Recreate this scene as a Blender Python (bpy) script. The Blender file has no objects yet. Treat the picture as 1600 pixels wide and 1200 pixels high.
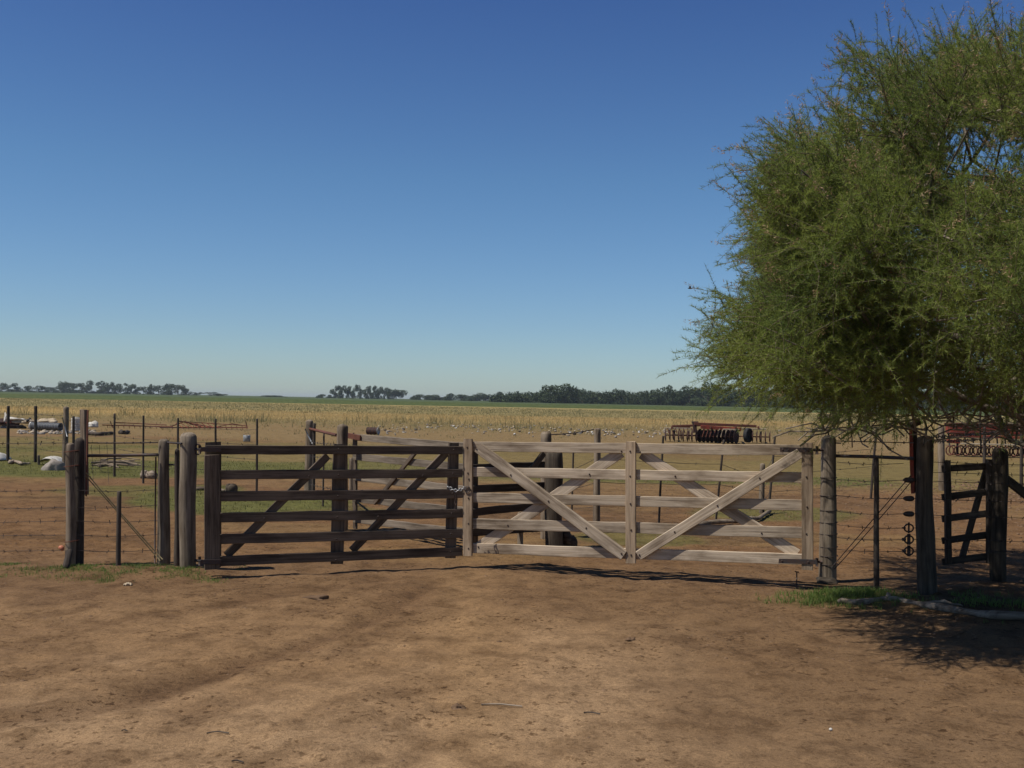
import bpy, bmesh, math, random
import numpy as np
from mathutils import Vector, Matrix, noise

random.seed(7); rng = np.random.default_rng(7)
S = bpy.context.scene
C = S.collection

# ------------------------------------------------------------------ camera
F, W0, H0, CH = 1700.0, 1600, 1200, 1.70
PITCH, ROLL = math.atan(26/1700), math.radians(1.12)
fw = Vector((0, math.cos(PITCH), math.sin(PITCH)))
u0 = Vector((0, -math.sin(PITCH), math.cos(PITCH))); r0 = Vector((1, 0, 0))
rt = r0*math.cos(ROLL) + u0*math.sin(ROLL)
up = u0*math.cos(ROLL) - r0*math.sin(ROLL)
cam = bpy.data.objects.new('camera', bpy.data.cameras.new('camera')); C.objects.link(cam)
M = Matrix((rt, up, -fw)).transposed().to_4x4(); M.translation = Vector((0, 0, CH))
cam.matrix_world = M
cam.data.sensor_width = 36; cam.data.lens = F*36/W0
cam.data.clip_start = 0.1; cam.data.clip_end = 12000
S.camera = cam
S.render.resolution_x, S.render.resolution_y = 1024, 768

# ------------------------------------------------------------------ light
SUN_EL, SUN_AZ = math.radians(59), math.radians(21)      # light travels towards +X, a little +Y
trav = Vector((math.cos(SUN_AZ)*math.cos(SUN_EL), math.sin(SUN_AZ)*math.cos(SUN_EL), -math.sin(SUN_EL)))
sl = bpy.data.lights.new('sun', 'SUN'); sl.energy = 4.9; sl.angle = math.radians(0.5); sl.color = (1, 0.95, 0.87)
so = bpy.data.objects.new('sun', sl); C.objects.link(so)
so.rotation_euler = trav.to_track_quat('-Z', 'Y').to_euler()
w = bpy.data.worlds.new('World'); S.world = w; w.use_nodes = True
nt = w.node_tree; nt.nodes.clear()
sky = nt.nodes.new('ShaderNodeTexSky'); sky.sky_type = 'NISHITA'; sky.sun_disc = False
sky.sun_elevation = SUN_EL
sky.sun_rotation = math.atan2(-trav.x, -trav.y)
sky.air_density = 1.0; sky.dust_density = 0.3; sky.ozone_density = 3.0; sky.altitude = 100
stc = nt.nodes.new('ShaderNodeTexCoord'); ssp = nt.nodes.new('ShaderNodeSeparateXYZ'); srm = nt.nodes.new('ShaderNodeValToRGB')
nt.links.new(stc.outputs['Generated'], ssp.inputs[0]); nt.links.new(ssp.outputs[2], srm.inputs[0])
se = srm.color_ramp.elements; se.new(.5); se.new(.6); se.new(.7)
for e_, (p_, c_) in zip(se, [(0.0, (.68, .83, 1.0)), (.07, (.60, .76, .96)), (.20, (.50, .70, .89)), (.36, (.36, .52, .82)), (.62, (.20, .31, .52))]): e_.position = p_; e_.color = (*c_, 1)
gm = nt.nodes.new('ShaderNodeMix'); gm.data_type = 'RGBA'; gm.blend_type = 'MULTIPLY'; gm.inputs[0].default_value = 1
bg = nt.nodes.new('ShaderNodeBackground'); bg.inputs[1].default_value = 0.103
wo = nt.nodes.new('ShaderNodeOutputWorld')
nt.links.new(sky.outputs[0], gm.inputs[6]); nt.links.new(srm.outputs[0], gm.inputs[7]); nt.links.new(gm.outputs[2], bg.inputs[0]); nt.links.new(bg.outputs[0], wo.inputs[0])
S.view_settings.view_transform = 'Standard'; S.view_settings.look = 'None'
S.view_settings.exposure = -0.06; S.view_settings.gamma = 1.0

# ------------------------------------------------------------------ photo geometry helpers
CAM = Vector((0, 0, CH))
def ray(px, py): return (fw + rt*((px-W0/2)/F) + up*((H0/2-py)/F))
def P(px, py, d):                      # point at depth Y = d
    r = ray(px, py); return CAM + r*(d/r.y)
def G(px, py, z=0.0):                  # point on the ground
    r = ray(px, py); return CAM + r*((z-CH)/r.z)
def OP(px, py, p0, n):                 # point on a plane
    r = ray(px, py); return CAM + r*((p0-CAM).dot(n)/r.dot(n))
def proj(p):
    v = Vector(p)-CAM; d = v.dot(fw); return W0/2+F*v.dot(rt)/d, H0/2-F*v.dot(up)/d

# ------------------------------------------------------------------ noise in numpy
def _h(ix, iy, seed):
    n = (ix.astype(np.int64)*374761393 + iy.astype(np.int64)*668265263 + seed*1442695041) & 0x7fffffff
    n = ((n ^ (n >> 13))*1274126177) & 0x7fffffff
    n = (n ^ (n >> 16)) & 0xffff
    return n/65535.0
def vn(x, y, seed=0):
    x0 = np.floor(x); y0 = np.floor(y); fx = x-x0; fy = y-y0
    fx = fx*fx*(3-2*fx); fy = fy*fy*(3-2*fy)
    a = _h(x0, y0, seed); b = _h(x0+1, y0, seed); c = _h(x0, y0+1, seed); d = _h(x0+1, y0+1, seed)
    return (a*(1-fx)+b*fx)*(1-fy)+(c*(1-fx)+d*fx)*fy
def fbm(x, y, sc, octv=4, seed=0):
    s = 0; a = 1; t = 0
    for i in range(octv):
        s = s + a*vn(x/sc+17.3*i, y/sc+9.1*i, seed+i); t += a; a *= .5; sc *= .5
    return s/t
def sstep(a, b, x):
    t = np.clip((x-a)/(b-a), 0, 1); return t*t*(3-2*t)

# ------------------------------------------------------------------ objects
def mesh_np(name, V, Fc, mats, smooth=False):
    me = bpy.data.meshes.new(name)
    V = np.asarray(V, dtype=np.float32); Fc = np.asarray(Fc, dtype=np.int32)
    k = Fc.shape[1]
    me.vertices.add(len(V)); me.vertices.foreach_set('co', V.ravel())
    me.loops.add(Fc.size); me.loops.foreach_set('vertex_index', Fc.ravel())
    me.polygons.add(len(Fc)); me.polygons.foreach_set('loop_start', np.arange(0, Fc.size, k, dtype=np.int32))
    if smooth: me.polygons.foreach_set('use_smooth', np.ones(len(Fc), dtype=bool))
    me.update(calc_edges=True)
    for m in (mats if isinstance(mats, (list, tuple)) else [mats]): me.materials.append(m)
    return me
def mesh_py(name, V, Fc, m, smooth=True):
    me = bpy.data.meshes.new(name); me.from_pydata([tuple(v) for v in V], [], Fc); me.materials.append(m)
    if smooth: me.polygons.foreach_set('use_smooth', [True]*len(me.polygons))
    me.update(); return me
def tag(o, label=None, cat=None, group=None, kind=None):
    if label: o['label'] = label
    if cat: o['category'] = cat
    if group: o['group'] = group
    if kind: o['kind'] = kind
    return o
def thing(name, label, cat, loc, group=None):
    o = bpy.data.objects.new(name, None); C.objects.link(o); o.location = loc; o.empty_display_size = .2
    return tag(o, label, cat, group)
def wloc(o):
    p = Vector((0, 0, 0))
    while o is not None: p += o.matrix_basis.translation if o.parent is None else o.matrix_basis.translation; o = o.parent
    return p
def link(name, me, parent=None, mat=None):
    o = bpy.data.objects.new(name, me); C.objects.link(o)
    mat = mat or Matrix()
    if parent is not None:
        o.parent = parent
        pm = WM[parent] if parent in WM else Matrix.Translation(parent.location)
        o.matrix_basis = pm.inverted() @ mat
    else: o.matrix_basis = mat
    WM[o] = mat
    return o
WM = {}
def frame(p0, p1, side):
    x = (p1-p0).normalized(); y = (side - x*side.dot(x)).normalized(); z = x.cross(y)
    m = Matrix((x, y, z)).transposed().to_4x4(); m.translation = p0
    return m
TOCAM = Vector((0, -1, 0))
def loft(rings, cap=True):
    V = []; Fc = []; n = len(rings[0])
    for r in rings: V += r
    for i in range(len(rings)-1):
        for j in range(n):
            a = i*n+j; b = i*n+(j+1) % n
            Fc.append((a, a+n, b+n, b))
    if cap:
        Fc.append(tuple(range(n))); Fc.append(tuple(range(len(V)-1, len(V)-n-1, -1)))
    return V, Fc
def beam(name, p0, p1, wd, th, m, parent=None, side=None, warp=.004, taper=1.0, endcut=.004, bow=0.0, seg=.09):
    """board: local X along length, local Y thickness (towards side), local Z width"""
    p0 = Vector(p0); p1 = Vector(p1); side = side or TOCAM
    M_ = frame(p0, p1, side); L = (p1-p0).length; n = max(3, int(L/seg)); sd = random.random()*100
    rings = []; b = min(wd, th)*.13
    for i in range(n+1):
        t = i/n; x = L*t
        k = 1+(taper-1)*t
        hw = wd/2*k; ht = th/2
        e = 1.0 if 0 < i < n else .96
        ww = warp
        n1 = noise.noise(Vector((x*2.2, sd, 0)))*ww; n2 = noise.noise(Vector((x*2.2, sd+9, 0)))*ww
        n3 = noise.noise(Vector((x*6, sd+19, 0)))*ww*.6; n4 = noise.noise(Vector((x*6, sd+29, 0)))*ww*.6
        zz = bow*math.sin(math.pi*t)
        hh = [(-ht, -hw+b+n3), (-ht+b, -hw+n3), (ht-b, -hw+n3), (ht, -hw+b+n3), (ht, hw-b+n4), (ht-b, hw+n4), (-ht+b, hw+n4), (-ht, hw-b+n4)]
        xo = [0]*8
        if i in (0, n):
            xo = [random.uniform(-endcut, endcut) for _ in range(8)]
        rings.append([Vector((x+xo[j], y*e+n1, z*e+n2+zz)) for j, (y, z) in enumerate(hh)])
    V, Fc = loft(rings)
    me = mesh_py(name, V, Fc, m, smooth=False)
    return link(name, me, parent, M_)
def post(name, p0, p1, ra, rb, m, parent=None, rough=.10, seg=.06, sides=18, flat=1.0, dome=.5, crack=.5, side=None, lean=None):
    p0 = Vector(p0); p1 = Vector(p1)
    M_ = frame(p0, p1, side or TOCAM); L = (p1-p0).length; n = max(4, int(L/seg)); sd = random.random()*100
    rings = []
    crk = [(random.random()*6.28, random.random(), .3+.7*random.random()) for _ in range(4)]
    def ring(x, t, k):
        r = ra+(rb-ra)*t
        cx = noise.noise(Vector((t*1.7, sd, 3)))*r*.35*min(1, rough*6); cy = noise.noise(Vector((t*1.7, sd, 7)))*r*.35*min(1, rough*6)
        out = []
        for j in range(sides):
            a = 2*math.pi*j/sides
            q = 1 + rough*noise.noise(Vector((math.cos(a)*1.3, math.sin(a)*1.3+sd, x*1.6))) + rough*.5*noise.noise(Vector((math.cos(a)*4, math.sin(a)*4+sd, x*3)))
            for ca, ct, cl in crk:
                da = (a-ca+math.pi) % (2*math.pi)-math.pi
                if abs(da) < .22: q -= .09*crack*(1-abs(da)/.22)*(1 if abs(t-ct) < cl*.6 else 0)
            out.append(Vector((x, math.cos(a)*r*q*k*flat+cx, math.sin(a)*r*q*k+cy)))
        return out
    for i in range(n+1):
        rings.append(ring(L*i/n, i/n, 1))
    h = rb*dome
    rings.append([v+Vector((random.uniform(-.1, .1)*rb*.4, 0, 0)) for v in ring(L+h*.55, 1, .86)])
    rings.append([v+Vector((random.uniform(-.1, .1)*rb*.6, 0, 0)) for v in ring(L+h*.9, 1, .55)])
    rings.append([v+Vector((random.uniform(-.1, .1)*rb*.6, 0, 0)) for v in ring(L+h, 1, .2)])
    V, Fc = loft(rings)
    return link(name, mesh_py(name, V, Fc, m), parent, M_)
def tubes(name, lines, r, m, parent=None, sides=6, barbs=None, closed=False):
    V = []; Fc = []
    org = Vector(lines[0][0])
    for ln in lines:
        ln = [Vector(p)-org for p in ln]; n = len(ln)
        base = len(V)
        for i, p in enumerate(ln):
            if closed: t = (ln[(i+1) % n]-ln[i-1]).normalized()
            else: t = (ln[min(i+1, n-1)]-ln[max(i-1, 0)]).normalized()
            ref = Vector((0, 0, 1)) if abs(t.z) < .9 else Vector((0, 1, 0))
            a = t.cross(ref).normalized(); b = t.cross(a)
            for j in range(sides):
                q = 2*math.pi*j/sides; V.append(p+a*(math.cos(q)*r)+b*(math.sin(q)*r))
        for i in range(n if closed else n-1):
            for j in range(sides):
                k = (i+1) % n
                Fc.append((base+i*sides+j, base+i*sides+(j+1) % sides, base+k*sides+(j+1) % sides, base+k*sides+j))
        if not closed:
            Fc.append(tuple(base+j for j in range(sides)));  Fc.append(tuple(base+(n-1)*sides+j for j in reversed(range(sides))))
    return link(name, mesh_py(name, V, Fc, m), parent, Matrix.Translation(org))
def wire_line(a, b, sag=.01, n=10):
    a = Vector(a); b = Vector(b)
    return [a.lerp(b, i/n)-Vector((0, 0, sag*math.sin(math.pi*i/n))) for i in range(n+1)]
def barbed(name, a, b, parent, m, r=.0022, sag=.015, spacing=.13, bl=.022):
    ln = wire_line(a, b, sag, 14); lines = [ln]
    a = Vector(a); b = Vector(b); L = (b-a).length; k = int(L/spacing)
    for i in range(1, k):
        t = (i+random.uniform(-.15, .15))/k
        p = a.lerp(b, t)-Vector((0, 0, sag*math.sin(math.pi*t)))
        for s in (0, 1):
            d = Vector((random.uniform(-.5, .5), random.uniform(-1, 1), random.uniform(-1, 1))).normalized()*bl
            lines.append([p-d, p+d])
    return tubes(name, lines, r, m, parent, sides=4)
def lump(name, c, sx, sy, sz, m, parent=None, rough=.3, sub=3, seed=None, rz=0):
    bm = bmesh.new(); bmesh.ops.create_icosphere(bm, subdivisions=sub, radius=1)
    sd = random.random()*50 if seed is None else seed
    for v in bm.verts:
        k = 1+rough*noise.noise(v.co*1.2+Vector((sd, 0, 0)))*1.6+rough*.4*noise.noise(v.co*4+Vector((sd, 5, 0)))
        v.co = Vector((v.co.x*sx*k, v.co.y*sy*k, max(-.35, v.co.z)*sz*k))
    for f in bm.faces: f.smooth = True
    me = bpy.data.meshes.new(name); bm.to_mesh(me); bm.free(); me.materials.append(m)
    return link(name, me, parent, Matrix.Translation(c) @ Matrix.Rotation(rz, 4, 'Z'))
def cyl(name, p0, p1, r, m, parent=None, sides=20, ribs=0, ribd=.0, wall=0):
    p0 = Vector(p0); p1 = Vector(p1); L = (p1-p0).length
    n = max(2, ribs*4); rings = []
    def ring(x, rr): return [Vector((x, math.cos(6.28318*j/sides)*rr, math.sin(6.28318*j/sides)*rr)) for j in range(sides)]
    b = r*.06
    if wall: rings += [ring(L*.12, r-wall), ring(0, r-wall)]
    rings.append(ring(0, r-b)); 
    for i in range(n+1):
        rr = r + (ribd*math.cos(2*math.pi*i*ribs/n) if ribs else 0)
        rings.append(ring(b+(L-2*b)*i/n, rr))
    rings.append(ring(L, r-b))
    if wall: rings += [ring(L, r-wall), ring(L*.88, r-wall)]
    V, Fc = loft(rings)
    return link(name, mesh_py(name, V, Fc, m), parent, frame(p0, p1, TOCAM if abs((p1-p0).normalized().y) < .9 else Vector((0, 0, 1))))

# ------------------------------------------------------------------ materials
def newmat(name, rough=.9, spec=.2):
    m = bpy.data.materials.new(name); m.use_nodes = True
    b = m.node_tree.nodes['Principled BSDF']; b.inputs['Roughness'].default_value = rough
    b.inputs['Specular IOR Level'].default_value = spec
    return m, m.node_tree, b
def N(t, typ, **kw):
    n = t.nodes.new(typ)
    for k, v in kw.items():
        if k in n.inputs.keys(): n.inputs[k].default_value = v
        else: setattr(n, k, v)
    return n
def ramp(t, src, stops):
    r = t.nodes.new('ShaderNodeValToRGB'); t.links.new(src, r.inputs[0])
    e = r.color_ramp.elements
    while len(e) < len(stops): e.new(.5)
    for i, (p, c) in enumerate(stops):
        e[i].position = p; e[i].color = (*c, 1) if len(c) == 3 else c
    return r
def mix(t, f, a, b, mode='MIX'):
    n = t.nodes.new('ShaderNodeMix'); n.data_type = 'RGBA'; n.blend_type = mode
    for s, v in ((0, f), (6, a), (7, b)):
        if hasattr(v, 'is_output') or isinstance(v, bpy.types.NodeSocket): t.links.new(v, n.inputs[s])
        else: n.inputs[s].default_value = v if s == 0 else (*v, 1)
    return n.outputs[2]
def wood(name, c1, c2, c3, grain=40, knots=True, bump=.6, stain=.5):
    m, t, b = newmat(name, .85, .15); L = t.links
    tc = t.nodes.new('ShaderNodeTexCoord'); oi = t.nodes.new('ShaderNodeObjectInfo')
    off = N(t, 'ShaderNodeVectorMath', operation='SCALE'); off.inputs[0].default_value = (13, 7, 31); L.new(oi.outputs['Random'], off.inputs['Scale'])
    ad = N(t, 'ShaderNodeVectorMath', operation='ADD'); L.new(tc.outputs['Object'], ad.inputs[0]); L.new(off.outputs[0], ad.inputs[1])
    mp = N(t, 'ShaderNodeMapping'); mp.inputs['Scale'].default_value = (1.6, grain, grain); L.new(ad.outputs[0], mp.inputs[0])
    n1 = N(t, 'ShaderNodeTexNoise', Scale=1.0, Detail=6.0, Roughness=.65, Distortion=.35); L.new(mp.outputs[0], n1.inputs[0])
    mp2 = N(t, 'ShaderNodeMapping'); mp2.inputs['Scale'].default_value = (2.2, 7, 7); L.new(ad.outputs[0], mp2.inputs[0])
    n2 = N(t, 'ShaderNodeTexNoise', Scale=1.0, Detail=5.0, Roughness=.6); L.new(mp2.outputs[0], n2.inputs[0])
    r1 = ramp(t, n1.outputs[0], [(.3, c3), (.47, c2), (.66, c1)])
    r2 = ramp(t, n2.outputs[0], [(.34, tuple(1-stain*q for q in (.85, .9, .95))), (.55, (1, 1, 1)), (.75, (1.12, 1.1, 1.06))])
    c = mix(t, 1.0, r1.outputs[0], r2.outputs[0], 'MULTIPLY')
    # per-board tint
    hv = t.nodes.new('ShaderNodeHueSaturation'); L.new(c, hv.inputs['Color'])
    mr = N(t, 'ShaderNodeMapRange'); mr.inputs['To Min'].default_value = .85; mr.inputs['To Max'].default_value = 1.15; L.new(oi.outputs['Random'], mr.inputs[0]); L.new(mr.outputs[0], hv.inputs['Value'])
    L.new(hv.outputs[0], b.inputs['Base Color'])
    bp = N(t, 'ShaderNodeBump', Strength=bump, Distance=.006); L.new(n1.outputs[0], bp.inputs['Height']); L.new(bp.outputs[0], b.inputs['Normal'])
    return m
def plain(name, c, rough=.8, metal=0, var=.35, sc=12, spec=.3, c2=None, bump=.3):
    m, t, b = newmat(name, rough, spec); L = t.links; b.inputs['Metallic'].default_value = metal
    tc = t.nodes.new('ShaderNodeTexCoord')
    n1 = N(t, 'ShaderNodeTexNoise', Scale=sc, Detail=6.0, Roughness=.65); L.new(tc.outputs['Object'], n1.inputs[0])
    c2 = c2 or tuple(x*(1-var) for x in c)
    r = ramp(t, n1.outputs[0], [(.35, c2), (.62, c)]); L.new(r.outputs[0], b.inputs['Base Color'])
    bp = N(t, 'ShaderNodeBump', Strength=bump, Distance=.01); L.new(n1.outputs[0], bp.inputs['Height']); L.new(bp.outputs[0], b.inputs['Normal'])
    return m
def leafy(name, c, c2, transl=.35, rough=.7, attr=None):
    m, t, b = newmat(name, rough, .25); L = t.links
    gi = t.nodes.new('ShaderNodeNewGeometry'); tc = t.nodes.new('ShaderNodeTexCoord')
    n1 = N(t, 'ShaderNodeTexNoise', Scale=1.3, Detail=3.0); L.new(tc.outputs['Object'], n1.inputs[0])
    
    md = N(t, 'ShaderNodeMath', operation='MULTIPLY_ADD'); L.new(gi.outputs['Random Per Island'], md.inputs[0]); md.inputs[1].default_value = .45; L.new(n1.outputs[0], md.inputs[2])
    r = ramp(t, md.outputs[0], [(.45, c2), (.92, c)])
    L.new(r.outputs[0], b.inputs['Base Color'])
    tr = t.nodes.new('ShaderNodeBsdfTranslucent'); L.new(r.outputs[0], tr.inputs[0])
    ms = t.nodes.new('ShaderNodeMixShader'); ms.inputs[0].default_value = transl
    L.new(b.outputs[0], ms.inputs[1]); L.new(tr.outputs[0], ms.inputs[2]); L.new(ms.outputs[0], t.nodes['Material Output'].inputs[0])
    return m
MAT = dict(
    pale=wood('weathered_pale_wood', (.54, .445, .335), (.41, .325, .235), (.22, .165, .115), 45, stain=.6),
    palebrown=wood('weathered_tan_wood', (.40, .30, .205), (.29, .215, .145), (.15, .105, .07), 45, stain=.6),
    palegrey_shaded=wood('grey_shaded_board_wood', (.25, .205, .155), (.18, .145, .108), (.09, .07, .053), 45, stain=.5),  # grey wood darkened to stand for the shaded face of the back gate
    dark=wood('weathered_brown_wood', (.17, .13, .095), (.115, .086, .063), (.05, .038, .029), 45, stain=.5),
    post=wood('weathered_post_wood', (.29, .23, .165), (.19, .147, .105), (.07, .052, .038), 30, bump=1.0, stain=.55),
    postgrey=wood('grey_post_wood', (.31, .25, .185), (.205, .165, .12), (.075, .057, .043), 35, bump=1.0, stain=.5),
    bark_and_shade=wood('bark_and_shade', (.12, .095, .07), (.075, .06, .045), (.028, .022, .017), 24, bump=1.0, stain=.5),
    stake=wood('stake_and_shaded_wood', (.11, .09, .07), (.07, .055, .045), (.03, .025, .02), 35),  # for stakes, and for gates whose shade is put into the wood colour
    log=wood('pale_log_wood', (.42, .35, .27), (.27, .21, .155), (.10, .075, .055), 22, bump=1.0),
    twig=plain('twig_bark', (.17, .13, .09), .9, c2=(.09, .07, .05)),
    iron=plain('dark_iron', (.055, .05, .05), .6, .4, c2=(.09, .05, .035), sc=25),
    wire=plain('fence_wire', (.07, .055, .05), .6, .5, sc=40),
    galv=plain('galvanised_wire', (.42, .42, .42), .5, .6),
    rust=plain('rusty_iron', (.15, .055, .035), .9, 0, c2=(.09, .035, .022), sc=9),
    red=plain('faded_red_paint', (.27, .05, .03), .8, 0, c2=(.11, .035, .022), sc=5),
    cream=plain('faded_cream_paint', (.50, .41, .29), .7, 0, c2=(.30, .23, .15), sc=6),
    discm=plain('worn_disc_steel', (.035, .022, .02), .85, 0, c2=(.07, .032, .022), sc=9),
    rubber=plain('black_rubber', (.03, .03, .033), .8, 0),
    greyp=plain('grey_plastic', (.10, .105, .115), .6, 0),
    white=plain('chalky_white_paint', (.62, .59, .53), .7, 0, c2=(.38, .34, .28), sc=7),
    stone=plain('grey_stone', (.30, .26, .22), .95, 0, sc=9),
    tin=plain('dull_tin', (.36, .37, .36), .5, .3, c2=(.2, .18, .16)),
    orange=plain('orange_ceramic', (.50, .17, .09), .45, 0, var=.2),
    bird=plain('dark_feathers', (.04, .04, .045), .9),
    leaf=leafy('feathery_leaf', (.27, .315, .065), (.085, .135, .032), .42),
    seed=leafy('pale_seed_plume', (.42, .30, .17), (.28, .17, .09), .3),
    farleaf=leafy('far_tree_leaf', (.060, .085, .030), (.030, .048, .020), .15),
    grass=leafy('green_grass_blade', (.17, .235, .055), (.10, .15, .04), .45),
    patchgrass=leafy('short_pasture_blade', (.17, .165, .05), (.11, .115, .038), .3),
    straw=leafy('dry_straw_blade', (.57, .43, .19), (.37, .28, .135), .4),
    weed=leafy('olive_weed_blade', (.28, .25, .11), (.17, .16, .07), .4),
    crop=leafy('green_crop_leaf', (.10, .125, .035), (.055, .08, .022), .2),
)

# ------------------------------------------------------------------ ground
def hz(x, y):                          # ground height
    n = fbm(x, y, .9, 5, 3)-.5
    near = 1-sstep(14, 30, y)
    h = .05*n*near
    h += .030*(fbm(x, y, .16, 3, 11)-.5)*near
    cl = fbm(x, y, .11, 2, 41); h += .012*sstep(.60, .85, cl)*near*(.4+.6*sstep(.45, .6, fbm(x, y, 1.4, 3, 8)))
    # fence-line mounds
    h += .05*np.exp(-((y-10.45)/.28)**2)*sstep(-2.65, -3.1, x)*sstep(-9, -6, x)
    h += .06*np.exp(-((y-9.75)/.30)**2-((x-3.1)/.55)**2)
    h += .03*np.exp(-((y-9.6)/.35)**2)*sstep(3, 4, x)
    r, _ = rut(x, y); h -= .022*r
    return h - .022
RUTS = [([(-60, 1125), (150, 1100), (340, 1047), (480, 1003), (600, 955), (690, 905)], .12, 1.0),
        ([(-60, 985), (160, 968), (320, 946), (470, 922), (600, 902)], .16, .55),
        ([(300, 1120), (440, 1060), (560, 1000), (650, 945), (705, 900)], .10, .5),
        ([(640, 1200), (690, 1060), (712, 960), (722, 900)], .09, .35),
        ([(830, 1200), (795, 1060), (770, 960), (752, 905)], .09, .35)]
RW = [([G(*p) for p in pl], wd, k) for pl, wd, k in RUTS]
def rut(x, y):
    tot = np.zeros_like(x); e = .12*(fbm(x, y, .5, 3, 77)-.5)
    for pl, wd, k in RW:
        dm = np.full_like(x, 9.)
        for a, b in zip(pl[:-1], pl[1:]):
            dx, dy = b.x-a.x, b.y-a.y; L2 = dx*dx+dy*dy
            t = np.clip(((x-a.x)*dx+(y-a.y)*dy)/L2, 0, 1)
            dm = np.minimum(dm, np.hypot(x-a.x-t*dx, y-a.y-t*dy))
        tot = np.maximum(tot, k*np.exp(-((dm+e)/wd)**2))
    return tot, None
def blend(c, d, m): return c*(1-m[..., None])+np.array(d)*m[..., None]
def pxy(x, y):                         # photo pixels of ground points
    vx, vy, vz = x, y, -CH
    d = vx*fw.x+vy*fw.y+vz*fw.z; d = np.where(d < .5, .5, d)
    return W0/2+F*(vx*rt.x+vy*rt.y+vz*rt.z)/d, H0/2-F*(vx*up.x+vy*up.y+vz*up.z)/d
def blob(x, y, cx, cy, rx, ry, seed=5, sc=1.5, soft=.35):
    q = ((x-cx)/rx)**2+((y-cy)/ry)**2 + 1.5*(fbm(x, y, sc, 4, seed)-.5)
    return 1-sstep(1-soft, 1+soft, q)
def gcol(x, y):
    c = np.zeros(x.shape+(3,))+np.array((.235, .155, .088))
    big = fbm(x, y, 2.2, 5, 21); mid = fbm(x, y, .55, 5, 22)
    c = blend(c, (.36, .255, .16), sstep(.40, .62, big)*.9*(1-sstep(6.5, 9.5, y)))
    c = blend(c, (.35, .25, .158), (1-sstep(5.2, 7.2, y))*.6)
    c = blend(c, (.165, .103, .060), sstep(.46, .63, fbm(x+5, y, 1.6, 5, 31))*.5)
    c = blend(c, (.12, .075, .044), sstep(.58, .75, mid)*.4)
    c = blend(c, (.150, .098, .058), sstep(-.3, 1.8, x+.6*(mid-.5))*.75)
    c = blend(c, (.150, .096, .055), sstep(8.3, 10, y+.8*(mid-.5))*.6)
    r, _ = rut(x, y); c = blend(c, (.105, .064, .038), r*.6*sstep(.3, .6, mid+.12))
    # light dusty tyre track straight to the gate
    ux, uy = (x*.88-y*.47), (x*.47+y*.88)
    st = fbm(ux*3.2, uy*.75, .9, 4, 88); c = blend(c, (.115, .070, .038), sstep(.53, .68, st)*.32*(1-sstep(-.6, 1.2, x))*(1-sstep(9.6, 10.4, y)))
    tx = -.05*(y-5)-.13; c = blend(c, (.31, .208, .115), np.exp(-((x-tx)/.28)**2)*.45*(1-sstep(10, 12, y)))
    # paddock behind: redder bare earth
    c = blend(c, (.170, .102, .052), sstep(10.6, 12.5, y+.4*x*0)*(.7+.3*mid))
    c = blend(c, (.20, .135, .066), sstep(10.6, 12.5, y)*sstep(.48, .64, fbm(x/2.2, y, 1.6, 5, 64))*.7)
    c = blend(c, (.105, .068, .038), sstep(10.6, 12.5, y)*sstep(.55, .72, fbm(x/2, y, .8, 4, 65))*.6)
    c = blend(c, (.215, .145, .08), sstep(19, 30, y)*sstep(.35, .6, fbm(x, y, 6, 4, 61)))
    g = (.112, .118, .040); g2 = (.185, .150, .064)
    n6 = fbm(x, y, 5, 5, 51)
    # pasture band 24-36 m
    pb = sstep(21.5, 26, y+6*(n6-.5))*(1-sstep(34, 44, y+14*(n6-.5)))
    c = blend(c, g2, pb*.85)
    c = blend(c, g, pb*sstep(.42, .62, fbm(x, y, 3, 5, 52))*.7*(1-.75*sstep(-4, 3, x)))
    # nearer green patches
    def ptch(px, py, rx, ry, k=1, col=g): 
        nonlocal c
        q = G(px, py); c = blend(c, col, blob(x, y, q.x, q.y, rx, ry)*k)
    ptch(60, 733, 4.5, 2.3); ptch(230, 727, 4.5, 2.0, .9); ptch(385, 786, 1.6, 1.4, 1); ptch(300, 770, .8, 2.2, .9); ptch(480, 795, 1.2, 1.0, .6)
    ptch(200, 765, 1.3, 1.2, .7); ptch(400, 728, 2.6, 2.2, .8); ptch(1210, 800, 1.3, 1.3, .75); ptch(1085, 745, 4.5, 1.7, .8)
    ptch(1000, 838, .8, .7, .6); ptch(1000, 745, 5.5, 1.6, .6); ptch(1520, 725, 3.5, 3, .6, g2)
    # fence-line grass, then a darker strip along the right-hand fence
    e = fbm(x, y, .4, 4, 55)-.5
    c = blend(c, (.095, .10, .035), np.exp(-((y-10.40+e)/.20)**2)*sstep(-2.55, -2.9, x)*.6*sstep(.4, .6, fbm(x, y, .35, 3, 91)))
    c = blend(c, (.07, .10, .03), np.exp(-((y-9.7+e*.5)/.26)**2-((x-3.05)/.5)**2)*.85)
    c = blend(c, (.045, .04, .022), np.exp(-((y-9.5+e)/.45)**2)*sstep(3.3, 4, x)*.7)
    # stubble, scrub, straw and olive bands towards the horizon
    nn = fbm(x/3, y, 7, 4, 71)-.5
    c = blend(c, (.215, .160, .082), sstep(38, 46, y+14*nn))
    c = blend(c, (.20, .16, .075), sstep(60, 74, y+16*nn))
    c = blend(c, (.43, .315, .13), sstep(76, 92, y+22*nn)*(.5+.35*sstep(.4, .6, fbm(x/4, y, 5, 3, 73))))
    c = blend(c, (.25, .215, .10), sstep(112, 135, y+30*nn))
    c = blend(c, (.36, .30, .13), sstep(170, 230, y+50*nn)*.7)
    c = blend(c, (.075, .095, .032), sstep(300, 345, y-.15*x))
    return c
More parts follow.
